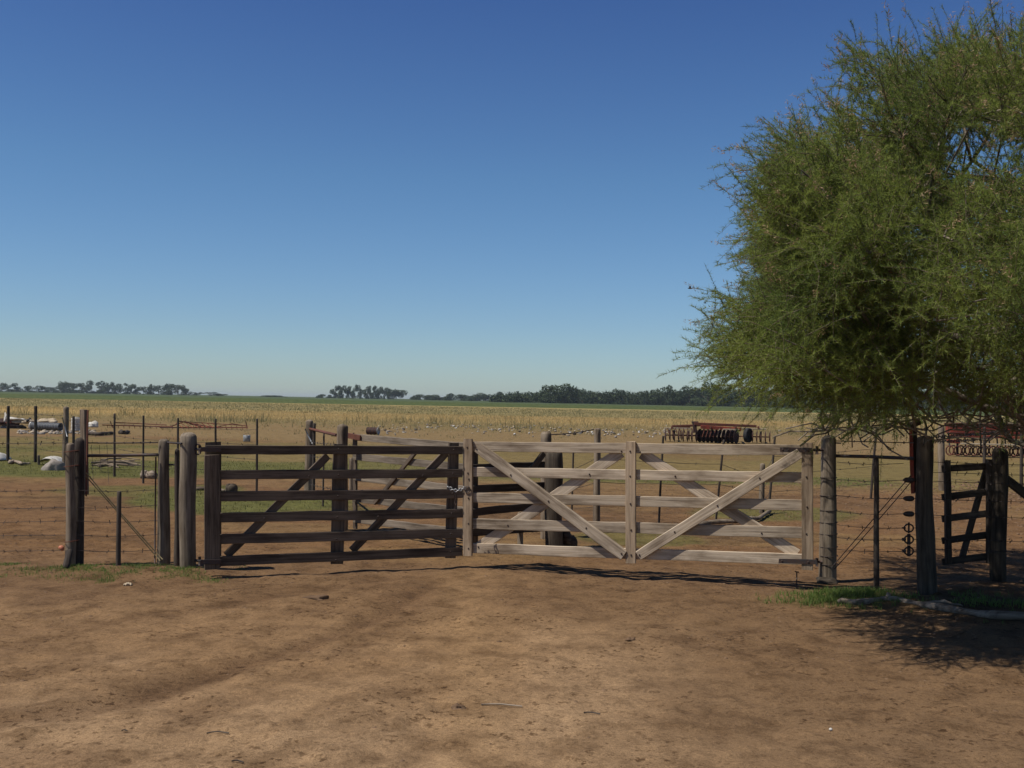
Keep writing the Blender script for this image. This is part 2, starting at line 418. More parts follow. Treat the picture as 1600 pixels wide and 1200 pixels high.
def spacing(lo, hi, fine, a, b, g):
    out = [lo]; v = lo
    core = np.arange(lo, hi, fine); up_ = []; v = hi; s = fine
    while v < b: up_.append(v); s *= g; v += s
    up_.append(b); dn = []; v = lo; s = fine
    while v > a: s *= g; v -= s; dn.append(v)
    return np.concatenate([np.array(dn[::-1]), core, np.array(up_)])
gx = spacing(-5.6, 5.6, .028, -2600, 2600, 1.07); gy = spacing(4.4, 12.2, .026, -60, 5200, 1.017)
GX, GY = np.meshgrid(gx, gy)
Z = hz(GX, GY)
V = np.stack([GX, GY, Z], -1).reshape(-1, 3)
ny, nx = GX.shape
idx = np.arange(nx*ny).reshape(ny, nx)
Fq = np.stack([idx[:-1, :-1], idx[:-1, 1:], idx[1:, 1:], idx[1:, :-1]], -1).reshape(-1, 4)
gm_, t, b = newmat('earth', .97, .1); L = t.links
at = N(t, 'ShaderNodeVertexColor', layer_name='zone'); tc = t.nodes.new('ShaderNodeTexCoord')
mpn = N(t, 'ShaderNodeMapping'); mpn.inputs['Scale'].default_value = (1, 1, 1); L.new(tc.outputs['Object'], mpn.inputs[0])
a1 = N(t, 'ShaderNodeTexNoise', Scale=3.2, Detail=10.0, Roughness=.72); L.new(mpn.outputs[0], a1.inputs[0])
a2 = N(t, 'ShaderNodeTexNoise', Scale=38.0, Detail=6.0, Roughness=.75); L.new(mpn.outputs[0], a2.inputs[0])
a3 = N(t, 'ShaderNodeTexNoise', Scale=120.0, Detail=4.0, Roughness=.8); L.new(mpn.outputs[0], a3.inputs[0])
r3 = ramp(t, a3.outputs[0], [(.36, (.60, .57, .55)), (.48, (1, 1, 1)), (.66, (1.3, 1.29, 1.27))])
r1 = ramp(t, a1.outputs[0], [(.34, (.60, .57, .54)), (.50, (1, 1, 1)), (.68, (1.25, 1.25, 1.23))])
r2 = ramp(t, a2.outputs[0], [(.30, (.42, .40, .38)), (.43, (.88, .87, .86)), (.7, (1.25, 1.24, 1.22))])
c_ = mix(t, 1.0, at.outputs[0], r1.outputs[0], 'MULTIPLY'); c_ = mix(t, .9, c_, r2.outputs[0], 'MULTIPLY'); c_ = mix(t, .8, c_, r3.outputs[0], 'MULTIPLY')
a4 = N(t, 'ShaderNodeTexNoise', Scale=21.0, Detail=4.0, Roughness=.6); L.new(mpn.outputs[0], a4.inputs[0])
r4 = ramp(t, a4.outputs[0], [(.36, (.40, .36, .33)), (.43, (1, 1, 1))]); a5 = N(t, 'ShaderNodeTexNoise', Scale=1.1, Detail=4.0); L.new(mpn.outputs[0], a5.inputs[0])
r5 = ramp(t, a5.outputs[0], [(.42, (.25,)*3), (.58, (1,)*3)])
c_ = mix(t, r5.outputs[0], c_, mix(t, 1.0, c_, r4.outputs[0], 'MULTIPLY'))
dk = mix(t, 1.0, c_, (.97, .90, .80), 'MULTIPLY')
L.new(dk, b.inputs['Base Color'])
sm = N(t, 'ShaderNodeMath', operation='ADD'); L.new(a1.outputs[0], sm.inputs[0]); L.new(a2.outputs[0], sm.inputs[1])
bp = N(t, 'ShaderNodeBump', Strength=.7, Distance=.02); L.new(sm.outputs[0], bp.inputs['Height']); L.new(bp.outputs[0], b.inputs['Normal'])
me = mesh_np('ground', V, Fq, gm_, smooth=True)
ca = me.color_attributes.new('zone', 'FLOAT_COLOR', 'POINT')
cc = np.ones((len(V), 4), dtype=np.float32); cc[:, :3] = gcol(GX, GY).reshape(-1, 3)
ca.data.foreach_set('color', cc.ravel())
tag(link('ground', me), kind='structure')
def gh(x, y): return float(hz(np.array([float(x)]), np.array([float(y)]))[0])
def base(p, sink=.06): return Vector((p.x, p.y, gh(p.x, p.y)-sink))

# ------------------------------------------------------------------ generic scattering of blades
def blades(name, pts, h, wdt, m, per=5, spread=.03, lean=.35, parent=None, hvar=.5, seed=1):
    r = np.random.default_rng(seed)
    pts = np.repeat(np.asarray(pts), per, axis=0); n = len(pts)
    pts = pts + np.c_[r.normal(0, spread, n), r.normal(0, spread, n), np.zeros(n)]
    a = r.uniform(0, 2*np.pi, n); hh = h*(1-hvar+2*hvar*r.random(n)); ww = wdt*(.6+.8*r.random(n))
    d = np.stack([np.cos(a), np.sin(a), np.zeros(n)], -1); b2 = r.uniform(0, 2*np.pi, n)
    ln = np.stack([np.cos(b2), np.sin(b2), np.zeros(n)], -1)*(lean*hh*r.random(n))[:, None]
    q0 = pts - d*ww[:, None]/2; q1 = pts + d*ww[:, None]/2
    mid = pts + ln*.35 + np.c_[np.zeros(n), np.zeros(n), hh*.6]
    tip = pts + ln + np.c_[np.zeros(n), np.zeros(n), hh]
    q2 = mid + d*ww[:, None]*.35; q3 = mid - d*ww[:, None]*.35
    Vv = np.stack([q0, q1, q2, q3, tip], 1).reshape(-1, 3)
    i = np.arange(n)*5
    Ft = np.concatenate([np.stack([i, i+1, i+2], -1), np.stack([i, i+2, i+3], -1), np.stack([i+3, i+2, i+4], -1)])
    return link(name, mesh_np(name, Vv, Ft, m), parent)
def scat(n, x0, x1, y0, y1, dens=None, seed=0):
    r = np.random.default_rng(seed); x = r.uniform(x0, x1, n); y = r.uniform(y0, y1, n)
    if dens is not None:
        k = r.random(n) < dens(x, y); x = x[k]; y = y[k]
    return np.c_[x, y, hz(x, y)-.005]

# grass along the fence lines
e1 = lambda x, y: np.exp(-((y-10.40+(fbm(x, y, .4, 4, 55)-.5))/.24)**2)*sstep(-2.55, -2.9, x)*sstep(.40, .57, fbm(x, y, .35, 3, 91))
tag(blades('grass', scat(20000, -9, -2.5, 9.6, 11.2, e1, 2), .024, .005, MAT['grass'], per=3, spread=.015, lean=1.0, seed=3), 'short green grass growing along the left fence line', 'grass', kind='stuff')
e2 = lambda x, y: np.exp(-((y-9.7+.5*(fbm(x, y, .4, 4, 55)-.5))/.24)**2-((x-3.02)/.42)**2)
tag(blades('grass', scat(5000, 2.2, 4.4, 9.1, 10.4, e2, 4), .045, .006, MAT['grass'], per=5, spread=.015, lean=1.0, seed=5), 'bright green grass tuft at the foot of the right gate post', 'grass', kind='stuff')
e3 = lambda x, y: np.exp(-((y-9.5+(fbm(x, y, .4, 4, 58)-.5))/.4)**2)*sstep(3.3, 3.9, x)*sstep(.4, .6, fbm(x, y, .3, 3, 93))
tag(blades('grass', scat(7000, 3.2, 9, 8.6, 10.6, e3, 6), .05, .006, MAT['grass'], per=4, spread=.015, lean=1.0, seed=7), 'shaded grass under the tree behind the fallen pale branch', 'grass', kind='stuff')
# pasture
def e4(x, y):
    c = gcol(x, y); return sstep(-.005, .03, c[..., 1]-c[..., 0]*.86)
tag(blades('pasture_grass', scat(80000, -22, 22, 13, 40, e4, 8), .035, .010, MAT['patchgrass'], per=2, spread=.05, lean=1.1, seed=9), 'short green pasture grass in patches across the bare paddock', 'grass', kind='stuff')
# scrub, straw and weeds in the far field
tag(blades('scrub_weeds', scat(2600, -60, 62, 60, 88, lambda x, y: .05+.95*sstep(.55, .72, fbm(x, y, 6, 3, 15)), 10), .55, .025, MAT['weed'], per=7, spread=.35, lean=.8, seed=11), 'tall olive weeds standing along the edge of the far field', 'weeds', kind='stuff')
tag(blades('stubble_tufts', scat(3000, -45, 48, 36, 76, lambda x, y: .25+.75*sstep(50, 70, y), 24), .11, .02, MAT['weed'], per=6, spread=.12, lean=1.0, seed=25), 'low dry tufts dotted over the brown stubble before the straw band', 'tufts', kind='stuff')
tag(blades('dry_straw', scat(15000, -72, 75, 76, 118, lambda x, y: .35+.65*sstep(.35, .6, fbm(x/3, y, 6, 3, 16)), 12), .15, .022, MAT['straw'], per=10, spread=.5, lean=1.6, seed=13), 'yellow dry straw standing in the far field', 'straw', kind='stuff')
tag(blades('rough_grass', scat(16000, -130, 130, 112, 250, None, 14), .16, .05, MAT['weed'], per=5, spread=.6, lean=.5, seed=15), 'rough olive grass of the field beyond the straw', 'grass', kind='stuff')
# green crop slab
def crop():
    ys = np.concatenate([np.linspace(0, 40, 16), np.geomspace(50, 3000, 40)]); xs = np.linspace(-1, 1, 260)
    X, Y = np.meshgrid(xs, ys)
    front = 285
    YY = front + Y + 0*X; XX = X*(YY*.62+20)
    YY = YY + .22*XX*(YY < 1e9)
    Zz = .95 + .22*(fbm(XX, YY, 5, 3, 33)-.5); Zz[0] = -.1
    Zz = np.where(YY > 600, 1.0, Zz)
    Vv = np.stack([XX, YY, Zz], -1).reshape(-1, 3); id_ = np.arange(X.size).reshape(X.shape)
    Fc = np.stack([id_[:-1, :-1], id_[:-1, 1:], id_[1:, 1:], id_[1:, :-1]], -1).reshape(-1, 4)
    o = link('crop_field', mesh_np('crop_field', Vv, Fc, MAT['crop']))
    tag(o, 'dark green crop growing in a strip along the horizon', 'crop', kind='stuff')
crop()

# clods and pebbles
def clods(name, n, xr, yr, smin, smax, m, seed, dens=None):
    r = np.random.default_rng(seed)
    p = scat(n, *xr, *yr, dens, seed); n = len(p)
    ph = (1+5**.5)/2
    iv = np.array([(-1, ph, 0), (1, ph, 0), (-1, -ph, 0), (1, -ph, 0), (0, -1, ph), (0, 1, ph), (0, -1, -ph), (0, 1, -ph), (ph, 0, -1), (ph, 0, 1), (-ph, 0, -1), (-ph, 0, 1)])/1.9
    fi = np.array([(0, 11, 5), (0, 5, 1), (0, 1, 7), (0, 7, 10), (0, 10, 11), (1, 5, 9), (5, 11, 4), (11, 10, 2), (10, 7, 6), (7, 1, 8), (3, 9, 4), (3, 4, 2), (3, 2, 6), (3, 6, 8), (3, 8, 9), (4, 9, 5), (2, 4, 11), (6, 2, 10), (8, 6, 7), (9, 8, 1)])
    s = smin+(smax-smin)*r.random(n)**3
    sc = s[:, None]*np.c_[.7+.6*r.random(n), .7+.6*r.random(n), .35+.4*r.random(n)]
    v = iv[None]*(1+.35*(r.random((n, 12, 1))-.5))*sc[:, None, :]+p[:, None, :]
    f = fi[None]+(np.arange(n)*12)[:, None, None]
    o = link(name, mesh_np(name, v.reshape(-1, 3), f.reshape(-1, 3), m)); return o
soil = plain('clod_soil', (.19, .12, .072), .98, 0, c2=(.10, .062, .038), sc=3, spec=.1)
dd = lambda x, y: .04+.96*sstep(.52, .66, fbm(x+5, y, 1.3, 5, 31))*sstep(.45, .6, fbm(x, y, .3, 3, 32))
tag(clods('soil_clods', 60000, (-6.5, 6.5), (4.5, 12.5), .003, .019, soil, 20, dd), 'small clods of dry soil scattered over the trodden ground', 'soil clods', kind='stuff')
tag(clods('soil_clods', 7000, (-12, 12), (11.5, 26), .012, .05, soil, 21), 'clods of brown earth across the bare paddock beyond the gates', 'soil clods', kind='stuff')

# ------------------------------------------------------------------ gates
def plane_of(a, b):
    d = (b-a); d.z = 0; d.normalize(); n = Vector((d.y, -d.x, 0)); 
    if n.y > 0: n = -n
    return d, n
gL, gC, gR = G(331, 898), G(731, 884), G(1262, 919)
bolt_me = None
def bolts(parent, pts, n, r=.009):
    for p in pts:
        p = Vector(p)
        global bolt_me
        if bolt_me is None:
            V_, F_ = loft([[Vector((x, math.cos(k*.785)*rr, math.sin(k*.785)*rr)) for k in range(8)] for x, rr in ((-.004, 1), (.35, 1), (.7, .8), (.8, .4))])
            bolt_me = mesh_py('bolt', V_, F_, MAT['iron'])
        o = link('bolt', bolt_me, parent, frame(p, p+n, Vector((0, 0, 1))) @ Matrix.Diagonal((r, r, r, 1)))
# --- pale gate
d, n = plane_of(gC, gR)
pf = gC
TR, TS = .030, .035
rail_p = pf; stile_p = pf+n*(TR/2+TS/2); brace_p = pf+n*(TR/2+.0235+.004); back_p = pf-n*(TR/2+.0175+.001)
wg = thing('wooden_gate', 'pale sun-bleached five-rail wooden gate, the sunlit right-hand leaf', 'gate', Vector(((gC.x+gR.x)/2, (gC.y+gR.y)/2, 0)))
PXW = 14.6/F
for i, (ta, tb, ba, bb) in enumerate([(690, 705.5, 695.3, 712), (729.8, 745.2, 738.2, 754.3), (769.3, 785, 781.3, 797.5), (809.5, 826, 824.3, 840.5), (848.5, 864.5, 866, 882)]):
    pa = OP(736, (ta+tb)/2, rail_p, n); pb = OP(1258, (ba+bb)/2, rail_p, n)
    pa = pa + (pa-pb).normalized()*0.0
    wd = (tb-ta)/F*pa.y
    beam('rail', pa, pb, wd*.98, TR, MAT['pale'], wg, side=n, warp=.005, taper=1.0)
for (xa, ya, xb, yb, wpx) in [(731.3, 868.5, 731.3, 686, 14.7), (985.7, 879.5, 986, 690, 16), (1261.3, 890, 1261.8, 692, 17.2)]:
    a = OP(xa, ya, stile_p, n); b_ = OP(xb, yb, stile_p, n)
    beam('stile', a, b_, wpx/F*a.y/abs(n.y)*.97, TS, MAT['palebrown'], wg, side=n, warp=.004)
for (xa, ya, xb, yb, wpx) in [(747, 699, 975, 868, 17), (998, 868, 1250, 708, 16)]:
    a = OP(xa, ya, brace_p, n); b_ = OP(xb, yb, brace_p, n)
    beam('brace', a, b_, wpx/F*a.y, .047, MAT['pale'], wg, side=n, warp=.004)
for (xa, ya, xb, yb, wpx) in [(748, 855, 970, 707, 17), (1003, 709, 1245, 866, 17)]:
    a = OP(xa, ya, back_p, n); b_ = OP(xb, yb, back_p, n)
    beam('brace', a, b_, wpx/F*a.y, TS, MAT['pale'], wg, side=n, warp=.004)
bp_ = stile_p+n*TS/2
bolts(wg, [OP(x, y, bp_, n) for x, y in [(730, 699), (731, 739), (732.5, 748.5), (732, 778), (732, 818), (732, 857), (984.5, 705), (984.5, 744), (985, 787), (986, 828), (986, 867), (1260, 745), (1261, 792), (1260, 834), (1261, 703)]], n)
bp_ = brace_p+n*.0235
bolts(wg, [OP(x, y, bp_, n) for x, y in [(745, 702), (798, 742), (857, 783), (916, 825), (971, 865), (999, 867), (1054, 831), (1121, 790), (1187, 747)]], n)
bp_ = rail_p+n*TR/2
bolts(wg, [OP(x, y, bp_, n) for x, y in [(921, 741), (793.5, 821), (747.5, 854.5), (971, 705), (1000, 706), (1055, 744), (1190, 833)]], n)
hp = stile_p+n*(TS/2+.004)
for (xa, ya, xb, yb) in [(1219, 702.5, 1268, 703.5), (1217, 876.5, 1276, 878)]:
    beam('hinge_strap', OP(xa, ya, hp, n), OP(xb, yb, hp, n), .045, .008, MAT['iron'], wg, side=n, warp=.001)
bolts(wg, [OP(x, y, hp+n*.004, n) for x, y in [(1223, 702.5), (1232, 703), (1262, 703), (1263, 878), (1222, 876.5)]], n)
# --- dark gate
d2, n2 = plane_of(gL, gC)
rp = gL; sp = gL-n2*(TR/2+TS/2+.001); fp = gL+n2*(TR/2+TS/2+.001)
dg = thing('wooden_gate', 'dark brown six-rail wooden gate seen on its shaded side, the left-hand leaf', 'gate', Vector(((gC.x+gL.x)/2, (gC.y+gL.y)/2, 0)))
for i, (lt, lb, rt_, rb_) in enumerate([(695.5, 709.8, 696.3, 710.6), (734.8, 749.5, 732.4, 746.4), (767.6, 783.4, 764.5, 778.2), (801.6, 817, 795.4, 808.2), (835, 850.4, 826.2, 840.4), (869.4, 884.6, 854.8, 868.4)]):
    xa = 322 if i == 0 else (333 if i == 1 else 336)
    pa = OP(xa, (lt+lb)/2, rp, n2); pb = OP(722.3, (rt_+rb_)/2, rp, n2)
    beam('rail', pa, pb, (lb-lt)/F*pa.y, TR, MAT['dark'], dg, side=n2, warp=.005, taper=.98)
a = OP(331.5, 889, fp, n2); b_ = OP(331.5, 700 if False else 694, fp, n2)
beam('stile', OP(331.5, 889, fp, n2), OP(331.5, 711, fp, n2), .145, TS, MAT['dark'], dg, side=n2)
beam('stile', OP(333, 886, sp, n2), OP(333, 690.5, sp, n2), .15, TS, MAT['dark'], dg, side=n2)
beam('stile', OP(526.5, 881, sp, n2), OP(530.5, 694, sp, n2), .125, TS, MAT['dark'], dg, side=n2)
beam('stile', OP(703.5, 872, sp, n2), OP(709, 691.5, sp, n2), .11, TS, MAT['dark'], dg, side=n2)
for (xa, ya, xb, yb) in [(354, 868, 512, 712), (550, 860, 697, 708)]:
    beam('brace', OP(xa, ya, sp, n2), OP(xb, yb, sp, n2), .078, TS, MAT['dark'], dg, side=n2)
bolts(dg, [OP(x, y, rp+n2*TR/2, n2) for x, y in [(529, 702), (529, 742), (528, 775), (527, 808), (526, 842), (525, 875), (709, 703), (708, 740), (707, 771), (706, 802), (705, 834), (704, 862), (413, 810), (483, 744), (591, 807), (661, 743)]], n2)
for yy in (702, 878):
    beam('hinge_strap', OP(313, yy, fp+n2*.03, n2), OP(345, yy, fp+n2*.03, n2), .045, .01, MAT['iron'], dg, side=n2, warp=.001)

# --- chain that ties the two leaves
def torus_line(c, a, b, ra, rb, n=12): return [c+a*(math.cos(i*2*math.pi/n)*ra)+b*(math.sin(i*2*math.pi/n)*rb) for i in range(n)]
chp = [P(699, 760, 10.95), P(706, 764.5, 10.93), P(714, 767, 10.92), P(721, 764.5, 10.93), P(727, 762, 10.95)]
ch = thing('gate_chain', 'bright short chain with a ring tying the two gate leaves together', 'chain', chp[0])
pts = []
for i in range(len(chp)-1):
    for k in range(2): pts.append(chp[i].lerp(chp[i+1], k/2))
pts.append(chp[-1])
for i in range(len(pts)-1):
    a, b_ = pts[i], pts[i+1]; c = (a+b_)/2; ax = (b_-a).normalized()
    sd_ = Vector((0, 0, 1)) if i % 2 else Vector((0, 1, 0)); sd_ = (sd_-ax*sd_.dot(ax)).normalized()
    tubes('link', [torus_line(c, ax, sd_, (b_-a).length*.68, .014)], .0045, MAT['galv'], ch, closed=True)
tubes('ring', [torus_line(OP(730.5, 765, stile_p+n*(TS/2+.008), n), Vector((0, 0, 1)), d, .030, .030, 18)], .006, MAT['iron'], ch, closed=True)
q = [P(712, 768+i*5, 10.95+.01*(i % 2)) for i in range(7)]
for i in range(6):
    a, b_ = q[i], q[i+1]; c = (a+b_)/2; ax = (b_-a).normalized(); sd_ = Vector((1, 0, 0)) if i % 2 else Vector((0, 1, 0)); sd_ = (sd_-ax*sd_.dot(ax)).normalized()
    tubes('link', [torus_line(c, ax, sd_, .022, .010)], .004, MAT['iron'], ch, closed=True)

# ------------------------------------------------------------------ gate posts
def rpost(name, px, ybase, xt, yt, wpx, m, label, cat='gate post', parent=None, wtop=None, **kw):
    g = G(px, ybase); b_ = base(g, .15); tp = P(xt, yt, g.y)
    if wtop is None: wtop = wpx
    dome = kw.get('dome', .5)
    tp = tp - (tp-b_).normalized()*(wtop/2/F*g.y*dome)
    if parent is None:
        o = post(name, b_, tp, wpx/2/F*g.y, wtop/2/F*g.y, m, None, **kw); return tag(o, label, cat)
    return post(name, b_, tp, wpx/2/F*g.y, wtop/2/F*g.y, m, parent, **kw)
# left gate post
lp = thing('gate_post', 'thick weathered round post hinging the dark left gate', 'gate post', base(G(294, 889), 0))
rpost('post', 294, 889, 292.5, 676, 25.5, MAT['postgrey'], None, parent=lp, wtop=26)
dl = G(294, 889).y
for yy in (702, 876):
    tubes('pintle', [[P(304, yy, dl-.02), P(312, yy, dl-.03), P(317, yy+.5, dl-.05)], [P(312, yy-6, dl-.03), P(312, yy+7, dl-.03)]], .014, MAT['iron'], lp, sides=8)
tubes('hinge_loop', [torus_line(P(309, 702, dl-.02), Vector((1, 0, 0)), Vector((0, 0, 1)), .032, .05, 14)], .009, MAT['iron'], lp, closed=True)
# right gate post
rg = thing('gate_post', 'grey round post with wire bands hinging the pale right gate', 'gate post', base(G(1295, 905), 0))
rpost('post', 1295, 905, 1294, 680.5, 28, MAT['postgrey'], None, parent=rg, wtop=22.5)
dr = G(1295, 905).y
for yy in (746, 774, 797, 816, 834, 854, 868, 881):
    rr = (28-(905-yy)/225*5)/2/F*dr*1.04
    c = P(1294.5, yy, dr)
    tubes('wire_band', [torus_line(c, Vector((1, 0, 0.04)), Vector((0, 1, 0)), rr, rr, 20)], .0035, MAT['wire'], rg, sides=5, closed=True)
for yy in (703, 878):
    tubes('pintle', [[P(1286, yy, dr-.03), P(1275, yy, dr-.05), P(1269, yy, dr-.06)], [P(1276.5, yy-6, dr-.05), P(1276.5, yy+7, dr-.05)]], .014, MAT['iron'], rg, sides=8)
tubes('spike', [[P(1294, 684, dr), P(1294.5, 675, dr)]], .007, MAT['iron'], rg)
lump('footing', G(1293, 906)+Vector((0, .0, -.03)), .11, .10, .07, MAT['bark_and_shade'], rg, rough=.3)
# small iron pin in the ground
o = tubes('iron_pin', [[base(G(1245, 915), .05), P(1245, 894, G(1245, 915).y), P(1242, 893, G(1245, 915).y), P(1248, 894, G(1245, 915).y)]], .006, MAT['iron'])
tag(o, 'thin iron pin standing in the ground under the right end of the pale gate', 'pin')

# ------------------------------------------------------------------ left fence panel
lf = thing('fence', 'post and wire fence section to the left of the gates with double twisted diagonal stay', 'fence', base(G(180, 885), 0))
dA = G(112, 884).y; dB = G(256, 882).y
rpost('post', 110.5, 884, 111, 692, 17, MAT['post'], None, parent=lf, wtop=13, sides=12, rough=.16)
a = G(119, 882); post('post', base(a, .1)+Vector((0, .03, 0)), P(124, 690, a.y+.03), .060, .048, MAT['stake'], lf, dome=.8, rough=.12)
beam('stay_board', P(133, 773, dA+.14), P(130.5, 640, dA+.14), .072, .05, MAT['post'], lf, side=Vector((-.5, -1, 0)))
beam('iron_strip', P(134.5, 775, dA+.08), P(137.5, 641, dA+.08), .016, .012, MAT['rust'], lf, side=Vector((-.5, -1, 0)), warp=.002)
rpost('post', 256, 882, 255.5, 686, 19.5, MAT['postgrey'], None, parent=lf, wtop=17, rough=.14)
rpost('stay', 277, 883, 277.5, 701, 9.5, MAT['stake'], None, parent=lf, wtop=8, sides=8, rough=.15, dome=1.2)
rpost('stake', 185, 889, 186.5, 767, 7.6, MAT['stake'], None, parent=lf, wtop=7, sides=10)
tubes('rail_pipe', [[P(136, 712, dA+.02), P(190, 711.6, (dA+dB)/2), P(247, 710.6, dB-.02)]], .016, MAT['iron'], lf, sides=10)
tubes('rod', [[P(243.5, 714, dB-.06), P(242.5, 800, dB-.07), P(242, 881, dB-.08)]], .008, MAT['iron'], lf)
tubes('spacer', [[P(264, 726, dB), P(276, 726, dB)]], .01, MAT['iron'], lf); tubes('spacer', [[P(262, 691.5, dB-.03), P(284, 693, dl-.1)]], .010, MAT['wire'], lf)
tubes('stay_wire', [wire_line(P(134, 738, dA), P(254, 874, dB-.09), .01), wire_line(P(134, 744, dA), P(250, 876, dB-.09), -.005)], .0058, plain('olive_wire', (.20, .16, .08), .7), lf)
o = barbed('wire', P(138, 692, dA+.1), P(247, 691, dB-.05), lf, MAT['wire'], r=.006, sag=.004, spacing=.08, bl=.010)
for y0, y1 in [(766, 765), (793, 789), (814, 813), (836, 835), (860, 859)]:
    barbed('wire', P(-420, y0+rng.uniform(-4, 6), dA+.5), P(104, y0, dA-.02), lf, MAT['wire'], r=.0022)
    barbed('wire', P(120, y0, dA-.06), P(246, y1, dB-.04), lf, MAT['wire'], r=.0026)
barbed('wire', P(-420, 690, dA+.5), P(104, 692, dA-.02), lf, MAT['wire'], r=.003)
for yy in (705, 728, 845): 
    tubes('wire_tie', [torus_line(P(112, yy, dA), Vector((1, 0, .15)), Vector((0, 1, 0)), .068, .075, 16)], .004, MAT['rust'], lf, sides=5, closed=True)
post('foot_peg', base(G(107, 889), .02)+Vector((0, -.05, 0)), P(108, 862, dA-.1), .035, .03, MAT['stake'], lf, dome=.8)
for xx in (146, 158, 170):
    tubes('mesh_wire', [[P(xx-3, 695, dA+2), P(xx, 735+rng.uniform(0, 25), dA+2)]], .0022, MAT['wire'], lf, sides=4)
o = lump('insulator', P(95.5, 857, dA-.05), .030, .022, .030, MAT['orange'], None, rough=.1, sub=2)
o.rotation_euler = (0, .6, 0); tag(o, 'small salmon orange clay insulator hanging beside the leftmost near post', 'insulator')
post_off = rpost('post', -330, 893, -328, 690, 20, MAT['post'], None, parent=lf)

# ------------------------------------------------------------------ right fence panel
rf = thing('fence', 'wire fence section to the right of the gates with row of wire tensioners', 'fence', base(G(1380, 915), 0))
dT = G(1450, 925).y
rpost('post', 1449, 925, 1444, 681, 30, MAT['bark_and_shade'], None, parent=rf, wtop=25, rough=.22, dome=.3)  # dark colour stands for the tree shade on this post
rpost('stake', 1370, 917, 1369, 716, 9.5, MAT['stake'], None, parent=rf, wtop=8, sides=8)
beam('iron_strip', P(1426.5, 771, dT+.05), P(1423, 664, dT+.05), .035, .014, MAT['red'], rf, side=Vector((-.6, -1, 0)), warp=.003)
beam('stay_board', P(1431, 770, dT+.1), P(1428, 668, dT+.1), .05, .04, MAT['stake'], rf)
lump('knot', P(1428, 664, dT+.03), .065, .05, .045, MAT['bark_and_shade'], rf, rough=.6)
tubes('rail_pipe', [[P(1306, 712.3, dr), P(1360, 713.5, (dr+dT)/2), P(1428, 716.5, dT)]], .017, MAT['iron'], rf, sides=10)
barbed('wire', P(1306, 689, dr), P(1428, 692, dT), rf, MAT['wire'], r=.0045, sag=.0, spacing=.1, bl=.012)
tubes('wire_end', [[P(1305, 692, dr-.05), P(1314, 692.5, dr-.06)]], .008, MAT['iron'], rf)
tubes('stay_wire', [wire_line(P(1300, 886, dr-.07), P(1424, 742, dT), 0), wire_line(P(1304, 889, dr-.07), P(1426, 750, dT), .01)], .0045, MAT['wire'], rf)
ys = [(722, 724), (749, 750), (774, 779), (799, 803), (820, 825), (840, 843), (858, 861)]
for i, (y0, y1) in enumerate(ys):
    barbed('wire', P(1308, y0, dr-.02), P(1412, y1, dT-.03), rf, MAT['wire'], r=.0026)
    if i:
        c = P(1420, y1, dT-.03)
        tn = link('tensioner', mesh_py('tensioner', *loft([[Vector((x, math.cos(k*.5236)*rr*.7, math.sin(k*.5236)*rr)) for k in range(12)] for x, rr in ((-.055, .004), (-.045, .014), (-.03, .022), (0, .026), (.03, .025), (.045, .016), (.052, .004))]), MAT['iron']), rf, Matrix.Translation(c)) if i not in (4, 5, 6) else \
            tubes('tensioner', [torus_line(c, Vector((1, 0, 0)), Vector((0, 0, 1)), .042, .036, 16), ], .008, MAT['iron'], rf, closed=True)
        if i >= 4:
            tubes('spindle', [[c-Vector((0, 0, .048)), c+Vector((0, 0, .052))], [c-Vector((.06, 0, 0)), c-Vector((.03, 0, 0))]], .009 if i == 4 else .016, MAT['iron'], rf)
        tubes('wire', [[P(1426, y1, dT-.03), P(1436, y1, dT-.05)]], .003, MAT['wire'], rf, sides=4)
for y0 in (722, 738, 752, 780, 805, 842, 858):
    barbed('wire', P(1458, y0, dT+.1), P(1900, y0+8, dT+1.2), rf, MAT['wire'], r=.0026)
for y0 in (690, 683):
    barbed('wire', P(1452, y0, dT+.05), P(1560, y0-12+rng.uniform(0, 6), dT+5), rf, MAT['wire'], r=.004)

# small gate, tree shade put into its dark wood, and its big post
dS = G(1561, 905).y
bpst = rpost('gate_post', 1561, 905, 1561, 700, 25, MAT['bark_and_shade'], 'very dark thick post in the tree shade holding the small gate', 'gate post', wtop=24, rough=.14)
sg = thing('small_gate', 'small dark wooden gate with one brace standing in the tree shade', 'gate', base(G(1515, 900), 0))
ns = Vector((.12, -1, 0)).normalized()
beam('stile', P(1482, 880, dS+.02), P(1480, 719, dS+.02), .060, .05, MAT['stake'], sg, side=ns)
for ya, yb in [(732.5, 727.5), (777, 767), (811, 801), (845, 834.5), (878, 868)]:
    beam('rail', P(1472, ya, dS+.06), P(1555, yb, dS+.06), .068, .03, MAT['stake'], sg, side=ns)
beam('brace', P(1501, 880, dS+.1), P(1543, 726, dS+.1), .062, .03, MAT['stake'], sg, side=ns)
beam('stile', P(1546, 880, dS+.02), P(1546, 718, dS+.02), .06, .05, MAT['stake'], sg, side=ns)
o = beam('support_pole', P(1571, 748, dS), P(1640, 800, dS+.1), .085, .07, MAT['bark_and_shade']); tag(o, 'dark slanting timber leaning from the thick shaded post towards the right edge', 'timber')
